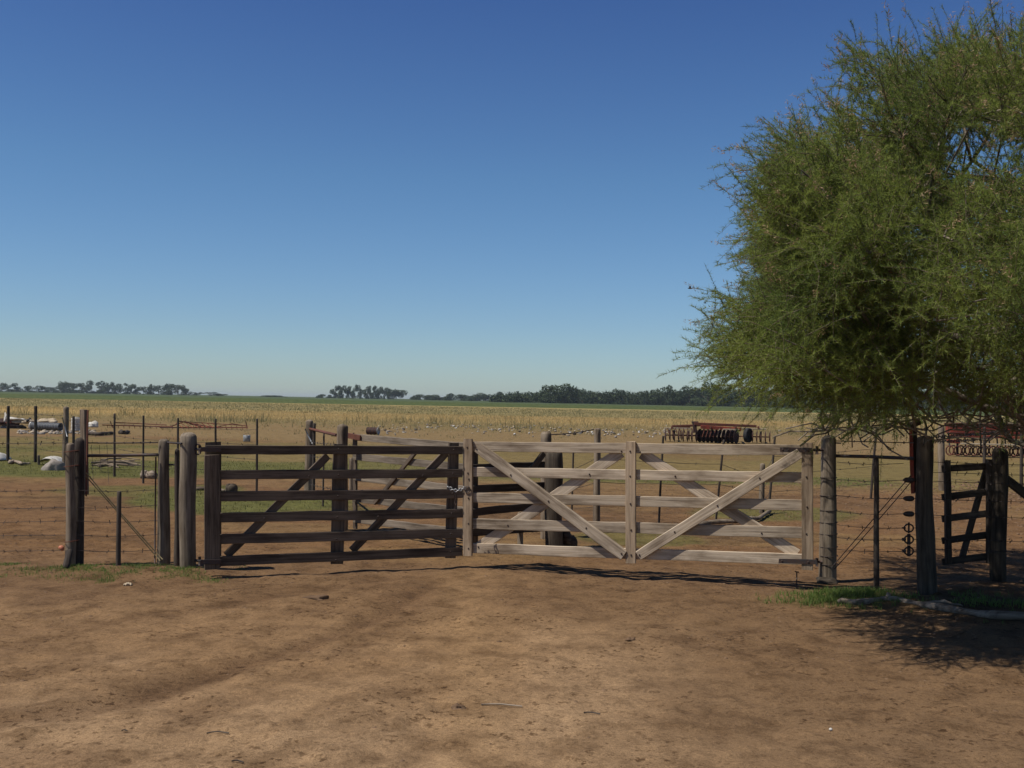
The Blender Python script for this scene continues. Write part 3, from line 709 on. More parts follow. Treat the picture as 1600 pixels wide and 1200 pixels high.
# pale fallen branch in front
lgp = [G(1309, 941), G(1343, 945), G(1386, 940), G(1432, 946), G(1500, 958), G(1560, 966), G(1660, 970)]
def limb(name, pts, r0_, r1_, m, label=None, cat=None, parent=None, sides=12, amp=.35):
    rings = []; pts = [Vector(p) for p in pts]; o0 = pts[0].copy(); sd = random.random()*40
    fine = []
    for a, b_ in zip(pts[:-1], pts[1:]):
        for k in range(6): fine.append(a.lerp(b_, k/6))
    fine.append(pts[-1]); n_ = len(fine)
    for i, p in enumerate(fine):
        t = i/(n_-1); r = r0_+(r1_-r0_)*t
        r *= 1+amp*noise.noise(Vector((t*9, sd, 0)))
        if i in (0, n_-1): r *= .6
        ax = (fine[min(i+1, n_-1)]-fine[max(i-1, 0)]).normalized(); s1 = ax.cross(Vector((0, 0, 1))).normalized(); s2 = ax.cross(s1)
        rings.append([p-o0+Vector((0, 0, r*.6+.02*noise.noise(Vector((t*5, sd, 8)))))+(s1*math.cos(q_*2*math.pi/sides)+s2*math.sin(q_*2*math.pi/sides))*r*(1+.7*amp*noise.noise(Vector((q_*1.1, t*14, sd)))) for q_ in range(sides)])
    V_, F_ = loft(rings); o = link(name, mesh_py(name, V_, F_, m), parent, Matrix.Translation(o0))
    if label: tag(o, label, cat)
    return o
fb = thing('fallen_branch', 'long pale dead branch lying on the ground at the edge of the tree shade', 'branch', lgp[0])
limb('branch', lgp, .026, .036, MAT['log'], parent=fb)
limb('stub', [lgp[2]+Vector((0, 0, .02)), lgp[2]+Vector((.02, 0, .08))], .022, .012, MAT['log'], parent=fb)
limb('stub', [lgp[3], lgp[3]+Vector((.2, -.1, .05)), lgp[3]+Vector((.35, -.12, .02))], .022, .008, MAT['log'], parent=fb)

# ------------------------------------------------------------------ second pair of gates behind
dP = 14.4
A = P(552, 700, 14.35); Bq = P(733, 700, 12.3); Cq = P(852, 700, 12.95)
for v in (A, Bq, Cq): v.z = 0
db, nb = plane_of(A, Bq); dc, nc = plane_of(Bq, Cq)
bg1 = thing('back_gate', 'pale grey railed gate in the paddock, seen behind the dark gate', 'gate', (A+Bq)/2)
for ya, yb in [(683, 698), (713.5, 731), (746, 765), (779, 799), (812, 832)]:
    beam('rail', OP(553, ya, A, nb), OP(731, yb, A, nb), .085, .03, MAT['palegrey_shaded'], bg1, side=nb, warp=.008)
beam('stile', OP(728, 850, A-nb*.03, nb), OP(728, 690, A-nb*.03, nb), .09, .03, MAT['palegrey_shaded'], bg1, side=nb)
beam('stile', OP(555, 826, A-nb*.03, nb), OP(555, 680, A-nb*.03, nb), .08, .03, MAT['dark'], bg1, side=nb)
beam('brace', OP(585, 786, A+nb*.03, nb), OP(650, 706, A+nb*.03, nb), .055, .03, MAT['dark'], bg1, side=nb)
beam('hinge_strap', OP(541, 680, A+nb*.03, nb), OP(563, 684.5, A+nb*.03, nb), .07, .02, MAT['rust'], bg1, side=nb)
bg2 = thing('back_gate', 'dark railed gate in the paddock seen through the left half of the pale gate', 'gate', (Bq+Cq)/2)
for ya, yb in [(698, 697), (731, 727), (765, 759), (801, 789), (832, 824)]:
    beam('rail', OP(737, ya, Bq, nc), OP(850, yb, Bq, nc), .088, .03, MAT['stake'], bg2, side=nc, warp=.008)  # dark wood colour paints in the shade on the near side of these rails
beam('stile', OP(741, 856, Bq-nc*.03, nc), OP(741, 690, Bq-nc*.03, nc), .09, .03, MAT['dark'], bg2, side=nc)
beam('brace', OP(812, 757, Bq+nc*.03, nc), OP(850, 708, Bq+nc*.03, nc), .075, .03, MAT['dark'], bg2, side=nc)
rpost('gate_post', 864.5, 853, 864.5, 702, 28, MAT['bark_and_shade'], 'dark stout post ending the dark back gate, seen through the pale gate', 'gate post', rough=.15, wtop=27)
rpost('fence_post', 853.5, 838, 853.5, 674, 17, MAT['post'], 'grey post top rising just above the top rail left of the pale gate middle', 'fence post')
o = lump('tree_stump', G(887, 852)+Vector((0, 0, .04)), .11, .10, .15, MAT['stake'], None, rough=.35); tag(o, 'low dark stump with a pale split side behind the pale gate near its lower rail', 'stump')
o = rpost('fence_post', 813, 853, 813, 800, 9, MAT['post'], 'short thin stub post left of the dark stump behind the pale gate', 'fence post', dome=.6)
rpost('gate_post', 535, 826, 535, 663, 17.5, MAT['post'], 'grey round post behind the middle of the dark gate, holding the pale back gate', 'gate post', wtop=17)
mf = thing('fence', 'old wire fence joining the left end of the pale back gate, behind the dark gate', 'fence', base(G(484, 766), 0))
rpost('post', 482.5, 775, 483, 656, 12, MAT['post'], None, parent=mf, wtop=11)
rpost('stake', 489, 780, 491.5, 661, 6, MAT['stake'], None, parent=mf, wtop=5, sides=8)
rpost('stake', 505, 790, 506, 677, 3.2, MAT['stake'], None, parent=mf, wtop=3, sides=6)
rpost('post', 549, 768, 549.5, 715, 8, MAT['post'], None, parent=mf, wtop=7, sides=10)
rpost('stake', 552.5, 790, 552.5, 676, 3.2, MAT['stake'], None, parent=mf, wtop=3, sides=6)
dm_ = G(482, 775).y
tubes('rail_pipe', [[P(484, 670, dm_), P(526, 680, 14.6)]], .022, MAT['rust'], mf, sides=8)
tubes('tie_wire', [[P(477, 670, dm_-.1), P(481, 680, dm_-.12), P(488, 693, dm_-.1)]], .012, MAT['galv'], mf)
for i in range(4): barbed('wire', P(483, 690+i*22, dm_), P(535, 694+i*24, 14.6), mf, MAT['wire'], r=.0035, spacing=.4)

# back fences
def stake_fence(label, spec, wires, m=MAT['stake'], r=.0035):
    f = thing('wire_fence', label, 'fence', base(G(spec[0][0], spec[0][1]), 0))
    tops = []
    for (x, yb, xt, yt, wpx, kind) in spec:
        rpost('post' if kind == 'p' else 'stake', x, yb, xt, yt, wpx, MAT['post'] if kind == 'p' else m, None, parent=f, wtop=wpx*.9, sides=12 if kind == 'p' else 6, rough=.12, crack=.2)
        g = G(x, yb); tops.append((base(g, 0), P(xt, yt, g.y)))
    for k in wires:
        for (a0, a1), (b0, b1) in zip(tops[:-1], tops[1:]):
            barbed('wire', a0.lerp(a1, k), b0.lerp(b1, k), f, MAT['wire'], r=r, spacing=.5, sag=.01)
    return f
stake_fence('far left fence of thin dark stakes with a grey post, in front of the scrap', [(-120, 716, -119, 630, 5, 's'), (-40, 717, -39, 632, 5, 's'), (12.5, 719, 13, 634, 5, 's'), (55.5, 721, 56, 634, 5, 's'), (102, 731, 103, 635, 9.5, 'p'), (114.5, 737, 115, 650, 4.5, 's'), (179, 743, 179, 646, 3.6, 's'), (224, 754, 224, 649, 3.6, 's'), (278, 756, 278, 653, 3.6, 's'), (337, 758, 337, 654, 3.6, 's'), (401, 768, 402, 654, 3.8, 's')], (.25, .45, .65, .85))
tubes_w = tubes('tie_wire', [[P(97.5, 652, 23.7), P(102, 670, 23.7), P(105, 682, 23.7)]], .013, MAT['galv']); tag(tubes_w, 'length of pale wire hanging from the grey post of the far left fence', 'wire')
stake_fence('fence of crooked dark stakes behind the pale gate in the middle distance', [(893, 815, 896, 697, 3.6, 's'), (933, 818, 933, 669, 11.5, 'p'), (1029, 815, 1036, 681, 3.8, 's'), (1117, 811, 1131, 687, 4, 's'), (1190, 800, 1191, 724, 9, 'p'), (1201, 788, 1211, 681, 4, 's'), (1360, 777, 1369, 668, 4, 's')], (.2, .45, .7))
o = barbed('fence_wire', P(862, 679, 14), P(928, 671, 15.2), None, MAT['wire'], r=.007, spacing=.3, bl=.02); tag(o, 'thick twisted wire stretched above the pale gate between two grey posts', 'wire')
stake_fence('fence of a two-tone post and thin stakes in front of the red seed drill', [(1472, 765, 1471, 664, 11, 'p'), (1538, 772, 1538, 667, 5, 's'), (1596, 776, 1596, 668, 5, 's'), (1700, 782, 1700, 670, 5, 's')], (.2, .45, .7, .9))
# lying poles
limb('fallen_pole', [G(1085, 822), G(1110, 818), G(1160, 816), G(1186, 812), G(1204, 800)], .040, .030, MAT['post'], 'crooked peeled pole lying on the paddock, seen under the pale gate middle rails', 'pole')

# ------------------------------------------------------------------ scrap in the paddock
o = limb('short_log', [G(219, 746), G(230, 746), G(243, 747)], .085, .085, MAT['log'], 'short thick pale-ended log lying just left of the gate post', 'log', amp=.1)
o = limb('hollow_log', [G(352, 768), G(359, 768), G(366, 769)], .085, .085, MAT['bark_and_shade'], 'short dark hollow log behind the second rail of the dark gate', 'log', amp=.1)
o = limb('fallen_pole', [G(300, 765), G(325, 765), G(352, 767)], .035, .03, MAT['post'], 'thin pole on the ground leading to the dark hollow log', 'pole')
bp1 = thing('branch_pile', 'small heap of grey brushwood behind the left fence section', 'brushwood', G(165, 735))
for i in range(14):
    a = G(142+random.uniform(0, 25), 737-random.uniform(0, 8)); b_ = a+Vector((random.uniform(.4, 1.1), random.uniform(-.5, .5), random.uniform(.0, .2)))
    tubes('branch', [[a+Vector((0, 0, .04+.012*i)), (a+b_)/2+Vector((0, 0, .06+.012*i)), b_+Vector((0, 0, .01*i))]], random.uniform(.012, .028), MAT['post'], bp1, sides=5)
o = limb('dead_branch', [G(15, 724), G(22, 722), G(34, 726), G(48, 724)], .05, .02, MAT['log'], 'pale dead branch in the grass between the two leftmost stakes', 'branch')
o = rpost('stub_post', 60.5, 725, 60.5, 711, 4, MAT['stake'], 'knee-high dark stub beside the second stake from the left edge', 'stub post', sides=8)
g = G(84, 733)
o = lump('boulder', g, .20, .17, .21, MAT['stone'], None, rough=.35); tag(o, 'rough grey stone block lying in the grass before the grey post', 'stone')
g = G(82, 724)
def sheet(name, c, lx, ly, lz, m, label, cat, rz=0):
    nx_, ny_ = 14, 8; V_ = []; F_ = []
    for s in (0, 1):
        for i in range(nx_):
            for j in range(ny_):
                u = i/(nx_-1)*2-1; v = j/(ny_-1)*2-1
                z = lz*(1-u*u*.95)*(1-.25*v*v)+.02*noise.noise(Vector((u*3, v*3, lx*9)))
                V_.append(Vector((u*lx, v*ly, z-.008*s)))
    for i in range(nx_-1):
        for j in range(ny_-1):
            a = i*ny_+j; F_.append((a, a+ny_, a+ny_+1, a+1)); q = nx_*ny_; F_.append((q+a, q+a+1, q+a+ny_+1, q+a+ny_))
    bd = [i*ny_ for i in range(nx_)]+[(nx_-1)*ny_+j for j in range(1, ny_)]+[i*ny_+ny_-1 for i in range(nx_-2, -1, -1)]+[j for j in range(ny_-2, 0, -1)]
    q = nx_*ny_
    for a, b_ in zip(bd, bd[1:]+bd[:1]): F_.append((a, q+a, q+b_, b_))
    o = link(name, mesh_py(name, V_, F_, m), None, Matrix.Translation(c) @ Matrix.Rotation(rz, 4, 'Z')); return tag(o, label, cat)
sheet('sheet_metal', g+Vector((0, 0, .03)), .24, .3, .14, MAT['white'], 'curved white sheet lying behind the grey stone block', 'sheet metal')
sheet('sheet_metal', G(-4, 718), .22, .3, .17, MAT['white'], 'curved white sheet cut by the left edge of the photo', 'sheet metal')
# ribbed pipe, drum, rubble
cyl_ = thing('ribbed_pipe', 'dark ribbed pipe length lying in the rubble at far left', 'pipe', G(72, 672))
a = P(48.5, 666, 48); b_ = P(95, 666.5, 47.5); a.z = b_.z = .17
cyl('pipe', a, b_, .165, MAT['greyp'], cyl_, ribs=11, ribd=.018, wall=.03)
cyl('rim', a-Vector((.03, 0, 0)), a+Vector((.03, 0, 0)), .185, MAT['white'], cyl_, wall=.04)
dr_ = thing('drum', 'white upright drum standing between the two left posts', 'drum', G(118, 673))
g = G(118, 673); cyl('barrel', g, g+Vector((0, 0, .55)), .19, MAT['white'], dr_, ribs=3, ribd=.008, wall=.02); cyl('lid', g+Vector((0, 0, .55)), g+Vector((0, 0, .60)), .15, MAT['white'], dr_)
o = lump('sack', G(146, 672)+Vector((0, 0, .2)), .22, .2, .2, MAT['white'], None, rough=.3); tag(o, 'pale bulging sack right of the tall post, at the far rubble heap', 'sack')
rbm = thing('rubbish_heap', 'low heap of pale tarpaulin, stones and dark scrap at the left edge', 'rubbish heap', G(20, 665))
for px_, py_, sx, sz, mk in [(5, 663, .35, .20, 'discm'), (20, 664, .3, .22, 'discm'), (9, 668, .3, .12, 'stone'), (28, 671, .25, .12, 'stake'), (36, 660, .40, .13, 'cream'), (26, 656, .35, .10, 'white'), (42, 659, .30, .10, 'cream'), (17, 659, .22, .12, 'red'), (10, 656, .12, .28, 'white'), (70, 660, .35, .14, 'cream'), (80, 660, .28, .16, 'cream'), (62, 661, .2, .14, 'stone'), (46, 658, .1, .12, 'rubber')]:
    g = P(px_, py_, 50); g.z = max(.02, g.z); lump('scrap_piece', g, sx, .25, sz, MAT[mk], rbm, rough=.5)
rub = np.array([(*G(rng.uniform(28, 150), rng.uniform(672, 678)).xy, 0.0) for _ in range(130)])
def rubble(name, pts, smin, smax, m, seed):
    r = np.random.default_rng(seed); n_ = len(pts); ph = 1.618
    iv = np.array([(-1, ph, 0), (1, ph, 0), (-1, -ph, 0), (1, -ph, 0), (0, -1, ph), (0, 1, ph), (0, -1, -ph), (0, 1, -ph), (ph, 0, -1), (ph, 0, 1), (-ph, 0, -1), (-ph, 0, 1)])/1.9
    fi = np.array([(0, 11, 5), (0, 5, 1), (0, 1, 7), (0, 7, 10), (0, 10, 11), (1, 5, 9), (5, 11, 4), (11, 10, 2), (10, 7, 6), (7, 1, 8), (3, 9, 4), (3, 4, 2), (3, 2, 6), (3, 6, 8), (3, 8, 9), (4, 9, 5), (2, 4, 11), (6, 2, 10), (8, 6, 7), (9, 8, 1)])
    s = smin+(smax-smin)*r.random(n_)**2; sc = s[:, None]*np.c_[.6+r.random(n_), .6+r.random(n_), .4+.5*r.random(n_)]
    v = iv[None]*(1+.5*(r.random((n_, 12, 1))-.5))*sc[:, None, :]+pts[:, None, :]
    me_ = mesh_np(name, v.reshape(-1, 3), (fi[None]+(np.arange(n_)*12)[:, None, None]).reshape(-1, 3), m); 
    mi = np.repeat(r.integers(0, len(m), n_), 20).astype(np.int32); me_.polygons.foreach_set('material_index', mi)
    return link(name, me_)
tag(rubble('rubble', rub, .03, .12, [MAT['cream'], MAT['stone'], MAT['stone']], 3), 'strip of pale rubble on the ground in front of the dark ribbed pipe', 'rubble', kind='stuff')
pts = []
for _ in range(460):
    px_ = rng.uniform(590, 1060); c0 = np.interp(px_, [590, 700, 800, 900, 1060], [671, 665, 669, 674, 673]); pts.append((*G(px_, c0+rng.normal(0, 4.0)+2).xy, .02))
for _ in range(60): pts.append((*G(rng.uniform(1200, 1420), rng.uniform(664, 678)).xy, .02))
tag(rubble('rubble', np.array(pts), .02, .085, [MAT['cream'], MAT['cream'], MAT['white'], MAT['stone'], MAT['stone'], MAT['stake'], MAT['stone']], 4), 'thin scatter of pale stones and litter across the stubble beyond the gates', 'rubble', kind='stuff')
# dark mound bits behind posts
for (x0_, x1_, y_) in [(132, 177, 679), (186, 202, 677)]:
    limb('fallen_pole', [G(x0_, y_), G((x0_+x1_)/2, y_+1), G(x1_, y_-1)], .09, .07, MAT['stake'], 'dark pole lying on the stubble, the %s of two right of the tall left post' % ('longer' if x0_ < 180 else 'shorter'), 'pole')
# bucket
bk = thing('bucket', 'small tin bucket standing on the stubble above the dark gate top rail', 'bucket', G(385.5, 690))
g = G(385.5, 690); cyl('pail', g, g+Vector((0, 0, .24)), .13, MAT['tin'], bk, wall=.015); tubes('handle', [[g+Vector((.13*math.cos(q_), 0, .24+.06*math.sin(q_))) for q_ in np.linspace(0, math.pi, 9)]], .006, MAT['iron'], bk)
dm2 = thing('oil_drum', 'small dark open drum lying on its side beyond the pale back gate', 'drum', G(583, 679))
g = G(583, 679); cyl('barrel', g+Vector((-.28, .1, .17)), g+Vector((.25, -.1, .17)), .17, MAT['discm'], dm2, ribs=3, ribd=.008, wall=.02)
cyl('rim', g+Vector((.235, -.095, .17)), g+Vector((.27, -.105, .17)), .18, MAT['tin'], dm2, wall=.02)

# low red harrow frame, left
hr = thing('spike_harrow', 'low rusty red harrow frame lying flat behind the far stakes at left', 'farm implement', G(270, 672))
gy0 = G(270, 670).y
for (xa, za, xb, zb, rr, yo) in [(160, 664, 270, 667, .03, 0), (250, 668, 387, 668, .032, -.2), (180, 660, 260, 664, .025, .5), (280, 658, 335, 668, .03, 0), (335, 668, 362, 662, .022, 0), (362, 662, 387, 666, .022, 0), (262, 668, 290, 658, .03, .2), (290, 659, 384, 665, .02, .9), (296, 662, 320, 668, .03, .3), (384, 658, 386, 670, .025, 0), (172, 658, 176, 668, .02, 0)]:
    tubes('frame_bar', [[P(xa, za, gy0+yo), P(xb, zb, gy0+yo)]], rr, MAT['rust'], hr, sides=6)
for i in range(26):
    xx = 168+i*8.4; tubes('tine', [[P(xx, 665, gy0), P(xx+1, 671.5, gy0)]], .013, MAT['rust'], hr, sides=5)
for i in range(8):
    xx = 275+i*8; tubes('frame_bar', [[P(xx, 661, gy0-.1), P(xx+10, 668, gy0-.5)]], .016, MAT['red'], hr, sides=5)

# disc harrow
dh = thing('disc_harrow', 'red disc harrow with a long row of dark discs beyond the pale gate', 'farm implement', G(1120, 691))
dy = G(1120, 691).y
def disc(c, ax, r, parent):
    ax = ax.normalized(); x = ax; ref = Vector((0, 0, 1)); a = x.cross(ref).normalized(); b_ = x.cross(a)
    rings = []
    for (h, rr) in ((.0, .05), (-.02, .5), (.03, 1), (.042, 1), (0.0, .5), (.02, .05)):
        rings.append([c+x*(h-.02)*1.0+(a*math.cos(q_*.3927)+b_*math.sin(q_*.3927))*rr*r-c for q_ in range(16)])
    V_, F_ = loft(rings); return link('disc', mesh_py('disc', V_, F_, MAT['discm']), parent, Matrix.Translation(c))
def gang(x0_, x1_, n_, yaw, yo, r):
    c0 = None
    pts_ = []
    for i in range(n_):
        px_ = x0_+(x1_-x0_)*i/(n_-1); p = P(px_, 678, dy+yo+ (i-(n_-1)/2)*math.sin(yaw)*.2); p.z = r*.93; pts_.append(p)
        disc(p, Vector((math.cos(yaw), math.sin(yaw), 0)), r, dh)
    tubes('axle', [[pts_[0], pts_[-1]]], .03, MAT['rust'], dh)
    return pts_
g1 = gang(1040, 1088, 8, -.10, .0, .30); g2 = gang(1093, 1150, 10, -.60, -.5, .31); g3 = gang(1176, 1203, 5, -.22, .1, .30); g4 = gang(1052, 1188, 12, -.12, 1.7, .26)
for (xa, ya, xb, yb, yo, ww, mk) in [(1050, 666, 1108, 664, 0, .10, 'rust'), (1085, 662, 1182, 666, -.4, .12, 'rust'), (1095, 667, 1158, 671, -.5, .16, 'red'), (1038, 669, 1080, 669.5, .0, .06, 'cream'), (1130, 671, 1155, 671.5, -.6, .07, 'cream'), (1155, 669.5, 1197, 670.5, .3, .06, 'cream'), (1060, 668, 1078, 667, .3, .12, 'rust'), (1100, 661, 1112, 664, -.2, .06, 'red')]:
    beam('frame_beam', P(xa, ya, dy+yo), P(xb, yb, dy+yo), ww, .1, MAT[mk], dh)
for (xa, xb, y0_, y1_) in [(1050, 1050, -.3, 2.0), (1110, 1112, -1.0, 2.2), (1150, 1148, -1.2, 2.2), (1185, 1185, -.2, 2)]:
    beam('frame_beam', P(xa, 668, dy+y0_), P(xb, 667, dy+y1_), .09, .09, MAT['rust'], dh, side=Vector((1, 0, 0)))
beam('mast', P(1086, 676, dy-.3), P(1085, 659.5, dy-.3), .16, .14, MAT['discm'], dh); beam('mast_cap', P(1081, 660, dy-.3), P(1091, 660, dy-.3), .1, .1, MAT['iron'], dh)
for i in range(10):
    xx = 1098+i*5.8; beam('scraper', P(xx+3, 670, dy-.62), P(xx-1, 683, dy-.75), .035, .012, MAT['cream'] if i in (4, 5, 6, 9) else MAT['rust'], dh)
for i in range(7):
    xx = 1044+i*6.2; beam('scraper', P(xx-1, 669, dy-.05), P(xx+1.5, 677, dy-.1), .04, .015, MAT['rust'], dh)
for xx in (1143, 1169):
    c = P(xx, 678, dy-.2+(.3 if xx > 1150 else 0)); c.z = .34
    ax = Vector((.75, -.65, 0)).normalized() if xx > 1150 else Vector((.5, -.8, 0)).normalized()
    wl = cyl('wheel', c-ax*.09, c+ax*.09, .33, MAT['rubber'], dh, sides=28, wall=.10)
    cyl('rim', c-ax*.05, c+ax*.05, .23, MAT['rust'] if xx < 1150 else MAT['greyp'], wl, sides=20, wall=.05)

# seed drill right
sdm = thing('seed_drill', 'red seed drill with a row of small coulters, behind the shaded small gate', 'farm implement', G(1560, 713))
ds = G(1540, 713).y
def sb(name, xa, ya, xb, yb, ww, tt, mk, yo=0): return beam(name, P(xa, ya, ds+yo), P(xb, yb, ds+yo), ww, tt, MAT[mk], sdm, warp=.006)
sb('hopper', 1481, 670, 1700, 674, .34, .45, 'red', .1); sb('lid', 1479, 661.5, 1702, 665, .05, .5, 'rust', .1)
sb('frame_tube', 1484, 681, 1700, 686, .09, .09, 'red', -.25); sb('frame_tube', 1482, 676, 1700, 681, .12, .3, 'discm', .2)
sb('step_board', 1500, 693, 1700, 698, .045, .2, 'cream', -.35); sb('frame_tube', 1480, 689, 1500, 690, .13, .1, 'red', -.3)
for i in range(17):
    xx = 1482+i*12.5
    tubes('seed_tube', [[P(xx, 676, ds), P(xx+1, 688, ds+.05), P(xx+2, 698, ds)]], .03, MAT['rubber'], sdm)
    for yo in (0, .45):
        c = P(xx+2+5*(yo > 0), 705, ds+yo); c.z = .19
        tubes('coulter', [torus_line(c, Vector((.8, -.5, 0)).normalized(), Vector((0, 0, 1)), .13, .17, 14)], .028, MAT['rust'], sdm, sides=6, closed=True)
for xx in (1496, 1600, 1700):
    beam('leg', P(xx, 672, ds+.2), P(xx, 711, ds+.2), .07, .06, MAT['discm'], sdm)

# ------------------------------------------------------------------ small bits on the ground
for (xa, ya, xb, yb, rr, lab) in [(752, 1097, 816, 1099, .004, 'thin pale stick lying on the bare ground in front of the gates, centre'), (323, 1142, 358, 1143, .0035, 'short straight twig on the dusty ground at lower left'), (912, 1108, 938, 1110, .004, 'small dark twig on the ground right of the thin pale stick'), (362, 1185, 381, 1187, .0035, 'tiny dark twig near the bottom edge left of centre'), (190, 1140, 199, 1141, .003, 'tiny dark twig nearest the lower left corner')]:
    a = G(xa, ya); b_ = G(xb, yb)
    a.z = gh(a.x, a.y)+rr+.002; b_.z = gh(b_.x, b_.y)+rr+.004; m_ = (a+b_)/2; m_.z = max(m_.z, gh(m_.x, m_.y)+rr+.004)+.004; m_.y += .004
    o = tubes('twig', [[a, a.lerp(m_, .5)+Vector((0, .003, .001)), m_, b_]], rr, MAT['log'] if xa == 752 else MAT['stake'], sides=6); tag(o, lab, 'twig', 'twigs on the ground')
g = G(1298, 1140); o = lump('pebble', Vector((g.x, g.y, gh(g.x, g.y)+.005)), .010, .010, .010, MAT['white'], None, rough=.1, sub=2); tag(o, 'tiny white pebble on the brown ground at lower right', 'pebble')
g = G(200, 912); o = sheet('leaf_litter', Vector((g.x, g.y, gh(g.x, g.y)+.01)), .035, .02, .01, MAT['cream'], 'pale scrap of litter on the ground before the left fence section', 'litter')
for (px_, py_, s_) in [(985, 997, .025), (716, 1101, .035), (498, 931, .04), (760, 955, .02), (1596, 1100, .03), (640, 958, .03)]:
    g = G(px_, py_)
o = lump('soil_clod', Vector((*G(716, 1101).xy, gh(*G(716, 1101).xy))), .035, .03, .022, soil, None, rough=.6); tag(o, 'dark clod of soil left of the thin pale stick', 'clod')
o = lump('soil_clod', Vector((*G(498, 931).xy, gh(*G(498, 931).xy))), .10, .05, .035, soil, None, rough=.7); tag(o, 'largest dark clod lying below the dark gate middle', 'clod')
o = lump('soil_clod', Vector((*G(985, 997).xy, gh(*G(985, 997).xy))), .035, .03, .025, soil, None, rough=.6); tag(o, 'small dark clod below the middle stile of the pale gate', 'clod')

# birds
def birdy(px_, py_, dist, span, label):
    c = P(px_, py_, dist); t_ = thing('bird', label, 'bird', c, 'birds in flight')
    rings = [[Vector((x, math.cos(k*.785)*r_, math.sin(k*.785)*r_)) for k in range(8)] for x, r_ in ((-.10, .004), (-.05, .022), (0, .032), (.05, .026), (.08, .018), (.10, .014), (.12, .003))]
    V_, F_ = loft(rings); link('body', mesh_py('body', V_, F_, MAT['bird']), t_, Matrix.Translation(c))
    for s_ in (-1, 1):
        V_ = [Vector(v) for v in [(.05, 0, .01), (-.03, 0, .01), (.03, s_*.10, .05), (-.03, s_*.10, .05), (-.02, s_*.21, .02), (-.05, s_*.20, .02)]]
        V_ += [v-Vector((0, 0, .006)) for v in V_]
        F_ = [(0, 1, 3, 2), (2, 3, 5, 4), (6, 8, 9, 7), (8, 10, 11, 9), (0, 2, 8, 6), (2, 4, 10, 8), (4, 5, 11, 10), (5, 3, 9, 11), (3, 1, 7, 9), (1, 0, 6, 7)]
        link('wing', mesh_py('wing', V_, F_, MAT['bird']), t_, Matrix.Translation(c) @ Matrix.Rotation(.3*s_, 4, 'X'))
birdy(1078, 450.5, 46, .4, 'small dark bird in flight against the sky just left of the tree')
birdy(1101.5, 473.5, 75, .4, 'fainter bird speck below and right of the first one')

# ------------------------------------------------------------------ distant trees
def far_mesh(seed, kind):
    r = np.random.default_rng(seed)
    lob = []
    if kind == 0:    # broad
        for i in range(12): lob.append((r.normal(0, .24), r.normal(0, .24), .08+.85*r.random()**1.2, .09+.16*r.random()))
    elif kind == 1:  # tall gum with open crown
        for i in range(12): lob.append((r.normal(0, .17), r.normal(0, .17), .10+.85*i/12, .09+.12*r.random()))
    else:            # low round
        for i in range(10): lob.append((r.normal(0, .22), r.normal(0, .22), .15+.6*r.random(), .20+.12*r.random()))
    c = []
    for lx, ly, lz, lr in lob:
        k = int(2600*lr**1.6); v = r.normal(size=(k, 3)); v /= np.linalg.norm(v, axis=1)[:, None]; v *= (lr*(.45+.6*r.random(k)**.6))[:, None]
        c.append(v*np.array([1, 1, .8])+np.array([lx, ly, min(lz, .95-lr*.5)]))
    c = np.concatenate(c); n_ = len(c)
    tri = r.normal(size=(n_, 3, 3))*.030
    return mesh_np('crown', (c[:, None]+tri).reshape(-1, 3), np.arange(n_*3).reshape(-1, 3), MAT['farleaf'])
def far_trunk(seed):
    r = random.Random(seed); rings = []
    lines = [[Vector((0, 0, -.02)), Vector((r.uniform(-.02, .02), 0, .25)), Vector((r.uniform(-.05, .05), 0, .6))]]
    for i in range(4):
        lines.append([Vector((0, 0, .22+.08*i)), Vector((r.uniform(-.2, .2), r.uniform(-.2, .2), .5+.08*i))])
    V_ = []; F_ = []
    for k_, ln in enumerate(lines):
        for a, b_ in zip(ln[:-1], ln[1:]):
            rr = .02 if k_ == 0 else .01; s0 = len(V_)
            for p, q_ in ((a, rr), (b_, rr*.7)):
                for j in range(5): V_.append(p+Vector((math.cos(j*1.2566)*q_, math.sin(j*1.2566)*q_, 0)))
            for j in range(5): F_.append((s0+j, s0+(j+1) % 5, s0+5+(j+1) % 5, s0+5+j))
    return mesh_py('trunk', V_, F_, MAT['twig'])
FT = {(k, s): (far_mesh(100+10*k+s, k), far_trunk(20+10*k+s)) for k in range(3) for s in range(4)}
def far_tree(px_, topy, wpx, dist, kind, label, group, grp=True):
    top = P(px_, topy, dist); h = top.z; wd = wpx/F*dist
    cm, tm = FT[(kind, random.randrange(4))]
    t_ = thing('tree', label, 'tree', Vector((top.x, dist, 0)), group)
    M_ = Matrix.Translation((top.x, dist, 0)) @ Matrix.Rotation(random.uniform(0, 6.28), 4, 'Z') @ Matrix.Diagonal((wd*1.6, wd*1.6, h*1.03, 1))
    link('crown', cm, t_, M_); link('trunk', tm, t_, M_)
LT = [(3, 599, 13), (25, 599, 13), (41, 603, 9), (62, 603, 16), (80, 604, 14), (96, 600, 13), (104, 596.5, 12), (115, 597, 16), (129, 599, 15), (143, 595.5, 11), (158, 596, 15), (169, 600, 13), (181, 598, 13), (199, 599.5, 14), (212, 600, 9), (225, 603, 12), (237, 600, 8), (248, 601, 16), (261, 600, 14), (278, 600, 15), (292, 607, 9), (307, 613, 8), (330, 613, 15), (345, 615, 12)]
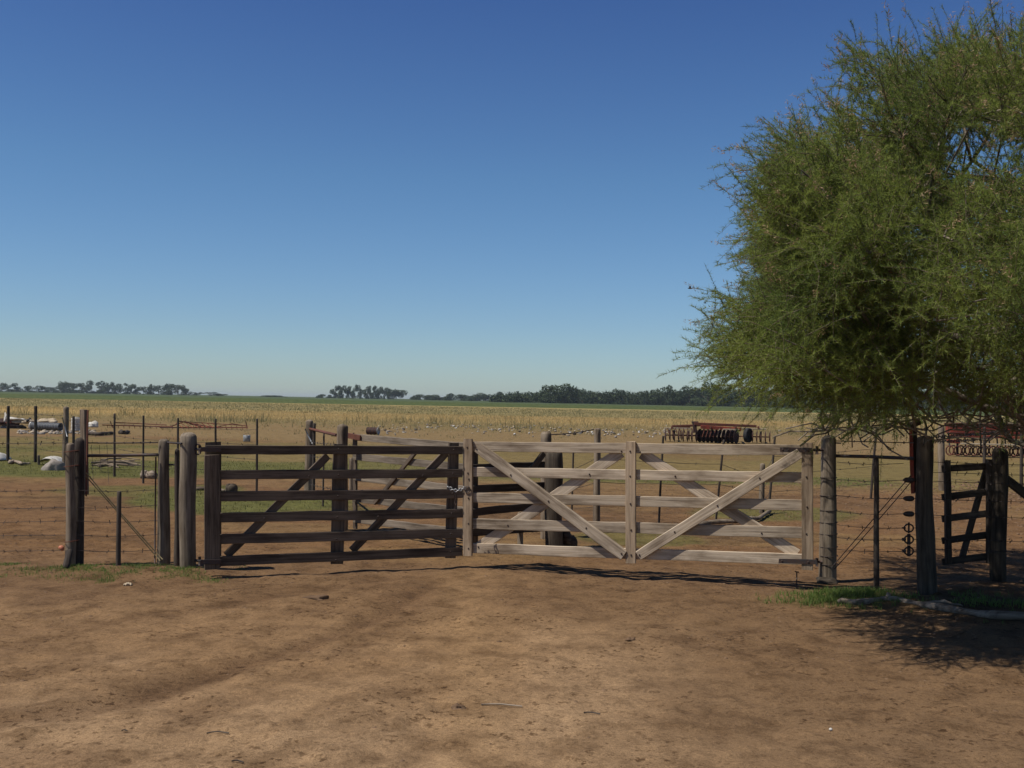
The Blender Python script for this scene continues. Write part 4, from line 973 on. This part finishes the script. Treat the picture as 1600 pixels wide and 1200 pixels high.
for i, (x_, y_, w_) in enumerate(LT):
    place = 'counting from the left edge, number %d' % (i+1)
    far_tree(x_, y_, w_*1.15, 760+random.uniform(-25, 25), 0 if w_ > 10 else 1, 'far tree of the left tree line, %s of its row' % (['first', 'second', 'third', 'fourth', 'fifth', 'sixth', 'seventh', 'eighth', 'ninth', 'tenth', 'eleventh', 'twelfth', 'thirteenth', 'fourteenth', 'fifteenth', 'sixteenth', 'seventeenth', 'eighteenth', 'nineteenth', 'twentieth', 'twenty-first', 'twenty-second', 'twenty-third', 'twenty-fourth'][i]+' from the left edge'), 'trees of the left horizon line')
ORD = ['first', 'second', 'third', 'fourth', 'fifth', 'sixth', 'seventh', 'eighth', 'ninth', 'tenth', 'eleventh', 'twelfth', 'thirteenth', 'fourteenth', 'fifteenth', 'sixteenth']
MT = [(422, 617, 18), (442, 618, 9), (503, 615, 9), (515, 616, 6), (524, 602, 11), (534, 603, 11), (545, 603, 10), (553, 605, 10), (562, 601, 10), (575, 603, 11), (583, 606, 10), (592, 603, 11), (602, 605, 9), (609, 607, 8), (619, 606.5, 13)]
for i, (x_, y_, w_) in enumerate(MT):
    far_tree(x_, y_, w_*1.1, 760+random.uniform(-25, 25), 1 if 520 < x_ < 612 else 2, 'tall thin far tree of the middle clump, %s from its left end' % ORD[i], 'trees of the middle horizon clump')
RT = [(655, 615, 13), (668, 616, 12), (676, 617, 9), (689, 616, 14), (704, 613, 10), (722, 615, 18), (742, 612.5, 14), (758, 614.5, 15), (779, 610, 9)]
for i, (x_, y_, w_) in enumerate(RT):
    far_tree(x_, y_, w_*1.15, 700+random.uniform(-20, 20), 2, 'low round far tree of the gap between clump and dark wood, %s from the left' % ORD[i], 'low trees on the middle horizon')
BT = [(868, 599.5, 30), (884, 606, 20), (910, 609, 14), (965, 609, 16), (1007, 611, 8), (1025, 609, 12), (1051, 603, 20), (1078, 605, 22), (1108, 598, 30), (1136, 603, 20), (1165, 606, 20), (1190, 601, 20), (1225, 606, 22)]
for i, (x_, y_, w_) in enumerate(BT):
    far_tree(x_, y_, w_*1.1, 470+random.uniform(-12, 12), 0 if w_ > 9 else 1, 'dark tree rising above the long wood on the right, %s from the left' % ORD[i], 'trees rising over the right-hand wood')
def wood_mass():
    r = np.random.default_rng(99); cs = []
    for px_ in np.arange(775, 1760, 3.2):
        topy = np.interp(px_, [775, 800, 845, 870, 900, 1000, 1040, 1110, 1200, 1760], [617, 614.5, 613, 611, 611, 613, 612, 607, 609, 612])+r.uniform(-1.2, 1.5)
        dist = 480+r.uniform(0, 25); t_ = P(px_, topy, dist); k = 190
        rad = 2.4+r.random()
        for q_ in (0, 1, 2):
            v = r.normal(size=(k, 3)); v /= np.linalg.norm(v, axis=1)[:, None]; v *= (rad*(.5+.55*r.random(k)))[:, None]
            cs.append(v+np.array([t_.x+r.normal(0, .6), dist-r.uniform(0, 3), max(1.3, (t_.z-rad*.9)*(1-.38*q_))]))
    c = np.concatenate(cs); n_ = len(c); tri = r.normal(size=(n_, 3, 3))*.34
    o = link('distant_wood', mesh_np('distant_wood', (c[:, None]+tri).reshape(-1, 3), np.arange(n_*3).reshape(-1, 3), MAT['farleaf']))
    tag(o, 'long dark green wood on the horizon to the right', 'wood', kind='stuff')
wood_mass()

# ------------------------------------------------------------------ the big feathery tree
def big_tree():
    r = np.random.default_rng(5); cx, cy = 5.3, 9.6
    Zs = [1.45, 1.8, 2.3, 3.1, 3.6, 4.2, 4.6, 5.0, 5.4, 5.9]; Rs = [2.2, 3.5, 3.85, 3.75, 3.45, 3.1, 2.75, 2.3, 1.7, .6]
    topx = [1000, 1090, 1130, 1165, 1180, 1208, 1238, 1290, 1300, 1304, 1350, 1430, 1470, 1540, 1600, 1640, 1750, 3000]; topy = [640, 530, 420, 400, 320, 240, 185, 215, 205, 85, 60, 75, 50, 30, 40, 10, -60, -80]
    cl = []
    while len(cl) < 1500:
        z = r.uniform(1.45, 5.9); R = np.interp(z, Zs, Rs); a = r.uniform(0, 2*np.pi); q = r.random()**.42
        se_ = (abs(math.cos(a))**3+abs(math.sin(a))**3)**(-1/3); x = cx+R*q*se_*math.cos(a); y = cy+R*q*se_*math.sin(a)
        px_, py_ = proj((x, y, z))
        if py_ < np.interp(px_+0, topx, topy)+np.interp(px_, [1100, 1300, 1450, 1600], [45, 36, 54, 62]) or px_ < 1222: continue
        if py_ > np.interp(px_, [1100, 1200, 1300, 1400, 1600, 3000], [540, 580, 606, 616, 618, 625]): continue
        if x > 6.4 and r.random() < .6: continue
        lb_ = noise.noise(Vector((x*.75, y*.75, z*1.0+4))); 
        if x > 6.3 and r.random() < .6: continue
        hole = 1480 < px_ < 1640 and 225 < py_ < 300
        if px_ > 1470 and not hole: lb_ = max(lb_, -.05)
        if hole and r.random() < .75: continue
        if lb_ < -.10 and r.random() < .9: continue
        if q > .80+.55*lb_ and r.random() < .9: continue
        if any(x+(z-zz_)/math.tan(SUN_EL)*math.cos(SUN_AZ) < 3.02 and 9.4 < y+(z-zz_)/math.tan(SUN_EL)*math.sin(SUN_AZ) < 11.2 for zz_ in (0, .5, .9, 1.3)): continue      # crown left open so its shadow stays off the pale gate
        if q < .45 and r.random() < .4: continue
        cl.append((x, y, z))
    k = 0
    while k < 26:
        px_ = r.uniform(1150, 1215); py_ = r.uniform(485, 585); v_ = P(px_, py_, r.uniform(8.0, 9.2)); cl.append((v_.x, v_.y, v_.z)); k += 1
    k = 0
    while k < 200:
        z = r.uniform(1.5, 3.4); y = r.uniform(6.9, 9.6); x = r.uniform(1.1, 3.3); px_, py_ = proj((x, y, z))
        if any(x+(z-zz_)/math.tan(SUN_EL)*math.cos(SUN_AZ) < 3.0 and 9.4 < y+(z-zz_)/math.tan(SUN_EL)*math.sin(SUN_AZ) < 11.2 for zz_ in (0, .5, .9, 1.3)): continue
        if noise.noise(Vector((x*1.1, y*1.1, z*1.4+4))) < -.08: continue
        if not (1216 < px_ < 1420 and np.interp(px_, topx, topy)+62 < py_ < np.interp(px_, [1100, 1200, 1300, 1400], [535, 578, 604, 620])): continue
        if (x-5.3)**2+(y-9.6)**2 < 2.2**2: continue
        cl.append((x, y, z)); k += 1
    cl = np.array(cl)
    # skeleton
    root = thing('tree', 'large feathery green tree with pale seed tips filling the right side', 'tree', Vector((5.75, 10.7, 0)))
    nodes = [np.array(v) for v in [(5.75, 10.7, -.15), (5.74, 10.68, .35), (5.68, 10.66, .8), (5.6, 10.6, 1.2), (5.5, 10.55, 1.6), (5.42, 10.45, 2.1), (5.35, 10.4, 2.7), (5.3, 10.3, 3.4), (5.3, 10.3, 4.1)]]
    par = [-1, 0, 1, 2, 3, 4, 5, 6, 7]
    def add(p, q): nodes.append(np.array(p)); par.append(q); return len(nodes)-1
    for z0, ni, n_ in ((1.2, 3, 5), (1.6, 4, 5), (2.7, 6, 6), (3.4, 7, 5)):
        for k in range(n_):
            a = 2*np.pi*k/n_+r.uniform(-.4, .4)+z0; L_ = 1.5 if z0 < 3 else 1.0
            p = nodes[ni]; last = ni
            for s in range(4):
                p = p+np.array([math.cos(a)*L_/4, math.sin(a)*L_/4, (.09+.04*s) if z0 < 2 else .18])+r.normal(0, .05, 3); last = add(p, last)
    root_p = nodes[4]
    order = np.argsort(np.linalg.norm((cl-root_p)*np.array([1, 1, 1]), axis=1))
    dist_root = lambda p: np.linalg.norm(p-root_p)
    ends = {}
    for i in order:
        c = cl[i]; arr = np.array(nodes[4:]); dv = np.linalg.norm(arr-c, axis=1); dr2 = np.linalg.norm(arr-root_p, axis=1)
        cost = dv+.35*np.maximum(0, dr2-dist_root(c)+.25)*4 + .12*dr2
        j = int(np.argmin(cost))+4
        p0 = nodes[j]; L_ = np.linalg.norm(c-p0); ns = max(1, int(L_/.22)); last = j
        for s in range(1, ns+1):
            t_ = s/ns; p = p0+(c-p0)*t_
            if s < ns: p = p+r.normal(0, .028, 3)+np.array([0, 0, .10*L_*math.sin(math.pi*t_)*(-1 if c[2] < 2.2 else 1)*.6])
            last = add(p, last)
        ends[i] = last
    # a few bare crooked dead branches hanging under the crown
    dead0 = len(nodes)
    for k in range(40):
        px_ = r.uniform(1270, 1640); d_ = r.uniform(8.6, 11.6); q = np.array(P(px_, r.uniform(645, 680), d_))
        arr = np.array(nodes[:dead0]); dv = np.linalg.norm(arr-q, axis=1)+np.where(arr[:, 2] < q[2]+.22, 9, 0); j = int(np.argmin(dv)); p0 = nodes[j]; last = j
        for s in range(1, 5): last = add(p0+(q-p0)*s/4+r.normal(0, .025, 3), last)
        for _ in range(2):
            l2 = last; a = r.uniform(0, 6.28); p = q
            for s in range(3): p = p+np.array([math.cos(a)*.16, math.sin(a)*.16, r.uniform(-.10, .04)])+r.normal(0, .025, 3); l2 = add(p, l2)
    n_ = len(nodes); cnt = np.ones(n_)
    for i in range(n_-1, 0, -1):
        if par[i] >= 0: cnt[par[i]] += cnt[i]*1.0
    rad = np.minimum(np.where(np.arange(n_) < 9, .0045, .0032)*np.sqrt(cnt)+.0015, .19); rad[dead0:] = np.maximum(rad[dead0:], .0065)
    def seglist(sel, sides):
        V_ = []; F_ = []
        for i in sel:
            a = nodes[par[i]]; b_ = nodes[i]; ra = min(rad[par[i]], rad[i]*1.5); rb = rad[i]
            t_ = b_-a; L_ = np.linalg.norm(t_)
            if L_ < 1e-5: continue
            t_ = t_/L_; ref = np.array([0, 0, 1.]) if abs(t_[2]) < .9 else np.array([0, 1., 0]); u = np.cross(t_, ref); u /= np.linalg.norm(u); v = np.cross(t_, u)
            s0 = len(V_)
            for p, q in ((a-t_*ra*.3, ra), (b_+t_*rb*.3, rb)):
                for j in range(sides):
                    an = 2*math.pi*j/sides; V_.append(p+(u*math.cos(an)+v*math.sin(an))*q)
            for j in range(sides): F_.append((s0+j, s0+(j+1) % sides, s0+sides+(j+1) % sides, s0+sides+j))
        return np.array(V_), np.array(F_)
    tb = plain('tree_bark', (.17, .14, .11), .95, 0, c2=(.07, .055, .04), sc=14, bump=1.0)
    lb = plain('limb_bark', (.26, .215, .17), .95, 0, c2=(.10, .08, .06), sc=14, bump=.8)
    sel = [i for i in range(1, n_) if i <= 8]; V_, F_ = seglist(sel, 14); link('trunk', mesh_np('trunk', V_, F_, tb, True), root)
    sel = [i for i in range(9, n_)]; V_, F_ = seglist(sel, 6); link('branches', mesh_np('branches', V_, F_, lb, True), root)
    # foliage sprays
    NT = 19; K = 92
    ctr = np.array([cx, cy, 2.9])
    base_ = np.repeat(cl, NT, axis=0); m_ = len(base_)
    out = base_-ctr; out /= np.linalg.norm(out, axis=1)[:, None]
    dirn = out*.75+np.array([0, 0, .42])+r.normal(0, .55, (m_, 3)); dirn /= np.linalg.norm(dirn, axis=1)[:, None]
    Lt = r.uniform(.18, .44, m_)*(.75+.5*r.random(m_)); base_ = base_+r.normal(0, .09, (m_, 3))
    droop = r.uniform(.0, .16, m_)
    # bend
    side = r.normal(0, 1, (m_, 3)); side -= dirn*(side*dirn).sum(1)[:, None]; side /= np.linalg.norm(side, axis=1)[:, None]; bend = r.uniform(0, .16, m_)
    def curve(t):     # t: (m,k)
        return base_[:, None]+dirn[:, None]*(Lt[:, None]*t)[..., None]+side[:, None]*(bend[:, None]*t**2)[..., None]-np.array([0, 0, 1.])*(droop[:, None]*t**2)[..., None]
    tt = np.tile(np.array([0, .5, 1.]), (m_, 1)); cv = curve(tt)
    # twig prisms
    u = np.cross(dirn, np.array([0, 0, 1.])); u /= np.linalg.norm(u, axis=1)[:, None]; v = np.cross(dirn, u)
    ring = []
    for k_, rr in enumerate((.0026, .0020, .0010)):
        for j in range(3):
            an = 2*math.pi*j/3; ring.append(cv[:, k_]+(u*math.cos(an)+v*math.sin(an))*rr)
    Vt = np.stack(ring, 1).reshape(-1, 3); i9 = (np.arange(m_)*9)[:, None]
    pat = np.array([(a*3+j, a*3+(j+1) % 3, a*3+3+(j+1) % 3, a*3+3+j) for a in range(2) for j in range(3)])
    link('twigs', mesh_np('twigs', Vt, (pat[None]+i9[:, :, None]).reshape(-1, 4), MAT['twig']), root)
    t_ = r.random((m_, K))**.85; pos = curve(t_).reshape(-1, 3)
    dd_ = np.repeat(dirn, K, axis=0); n2_ = len(pos)
    rnd = r.normal(0, 1, (n2_, 3)); ld = dd_*.75+rnd*.62; ld /= np.linalg.norm(ld, axis=1)[:, None]
    ll = r.uniform(.022, .055, n2_); wv = np.cross(ld, r.normal(0, 1, (n2_, 3))); wv /= np.linalg.norm(wv, axis=1)[:, None]; ww = r.uniform(.0012, .0023, n2_)
    a = pos-wv*ww[:, None]; b_ = pos+wv*ww[:, None]; tp = pos+ld*ll[:, None]
    link('foliage', mesh_np('foliage', np.stack([a, b_, tp], 1).reshape(-1, 3), np.arange(n2_*3).reshape(-1, 3), MAT['leaf']), root)
    # seed plumes on the upper, outer twigs
    tip = cv[:, 2]; hgt = tip[:, 2]; sel = (r.random(m_) < np.clip((hgt-2.0)/9, .01, .28)) & ((out*np.array([-.6, -.3, .7])).sum(1) > .35)
    ts = tip[sel]; ds_ = dirn[sel]; k = 26; nn_ = len(ts)*k
    p = np.repeat(ts, k, axis=0)+np.repeat(ds_, k, axis=0)*r.uniform(-.07, .07, nn_)[:, None]+r.normal(0, .012, (nn_, 3))
    l2 = np.repeat(ds_, k, axis=0)*.6+r.normal(0, .6, (nn_, 3)); l2 /= np.linalg.norm(l2, axis=1)[:, None]; w2 = np.cross(l2, r.normal(0, 1, (nn_, 3))); w2 /= np.linalg.norm(w2, axis=1)[:, None]
    link('seed_heads', mesh_np('seed_heads', np.stack([p-w2*.003, p+w2*.003, p+l2*.03], 1).reshape(-1, 3), np.arange(nn_*3).reshape(-1, 3), MAT['seed']), root)
big_tree()

# ------------------------------------------------------------------ haze
hb = bpy.data.meshes.new('haze'); hm = bmesh.new(); bmesh.ops.create_cube(hm, size=1)
for v in hm.verts: v.co = Vector((v.co.x*5600, 2550+v.co.y*5400, 5.5+v.co.z*15))
hm.to_mesh(hb); hm.free()
hmat = bpy.data.materials.new('haze_air'); hmat.use_nodes = True; ht = hmat.node_tree; ht.nodes.clear()
pv = ht.nodes.new('ShaderNodeVolumePrincipled'); pv.inputs['Color'].default_value = (.84, .92, 1, 1); pv.inputs['Density'].default_value = .00016; pv.inputs['Anisotropy'].default_value = .2
ho = ht.nodes.new('ShaderNodeOutputMaterial'); ht.links.new(pv.outputs[0], ho.inputs['Volume']); hb.materials.append(hmat)
tag(link('haze', hb), kind='stuff')
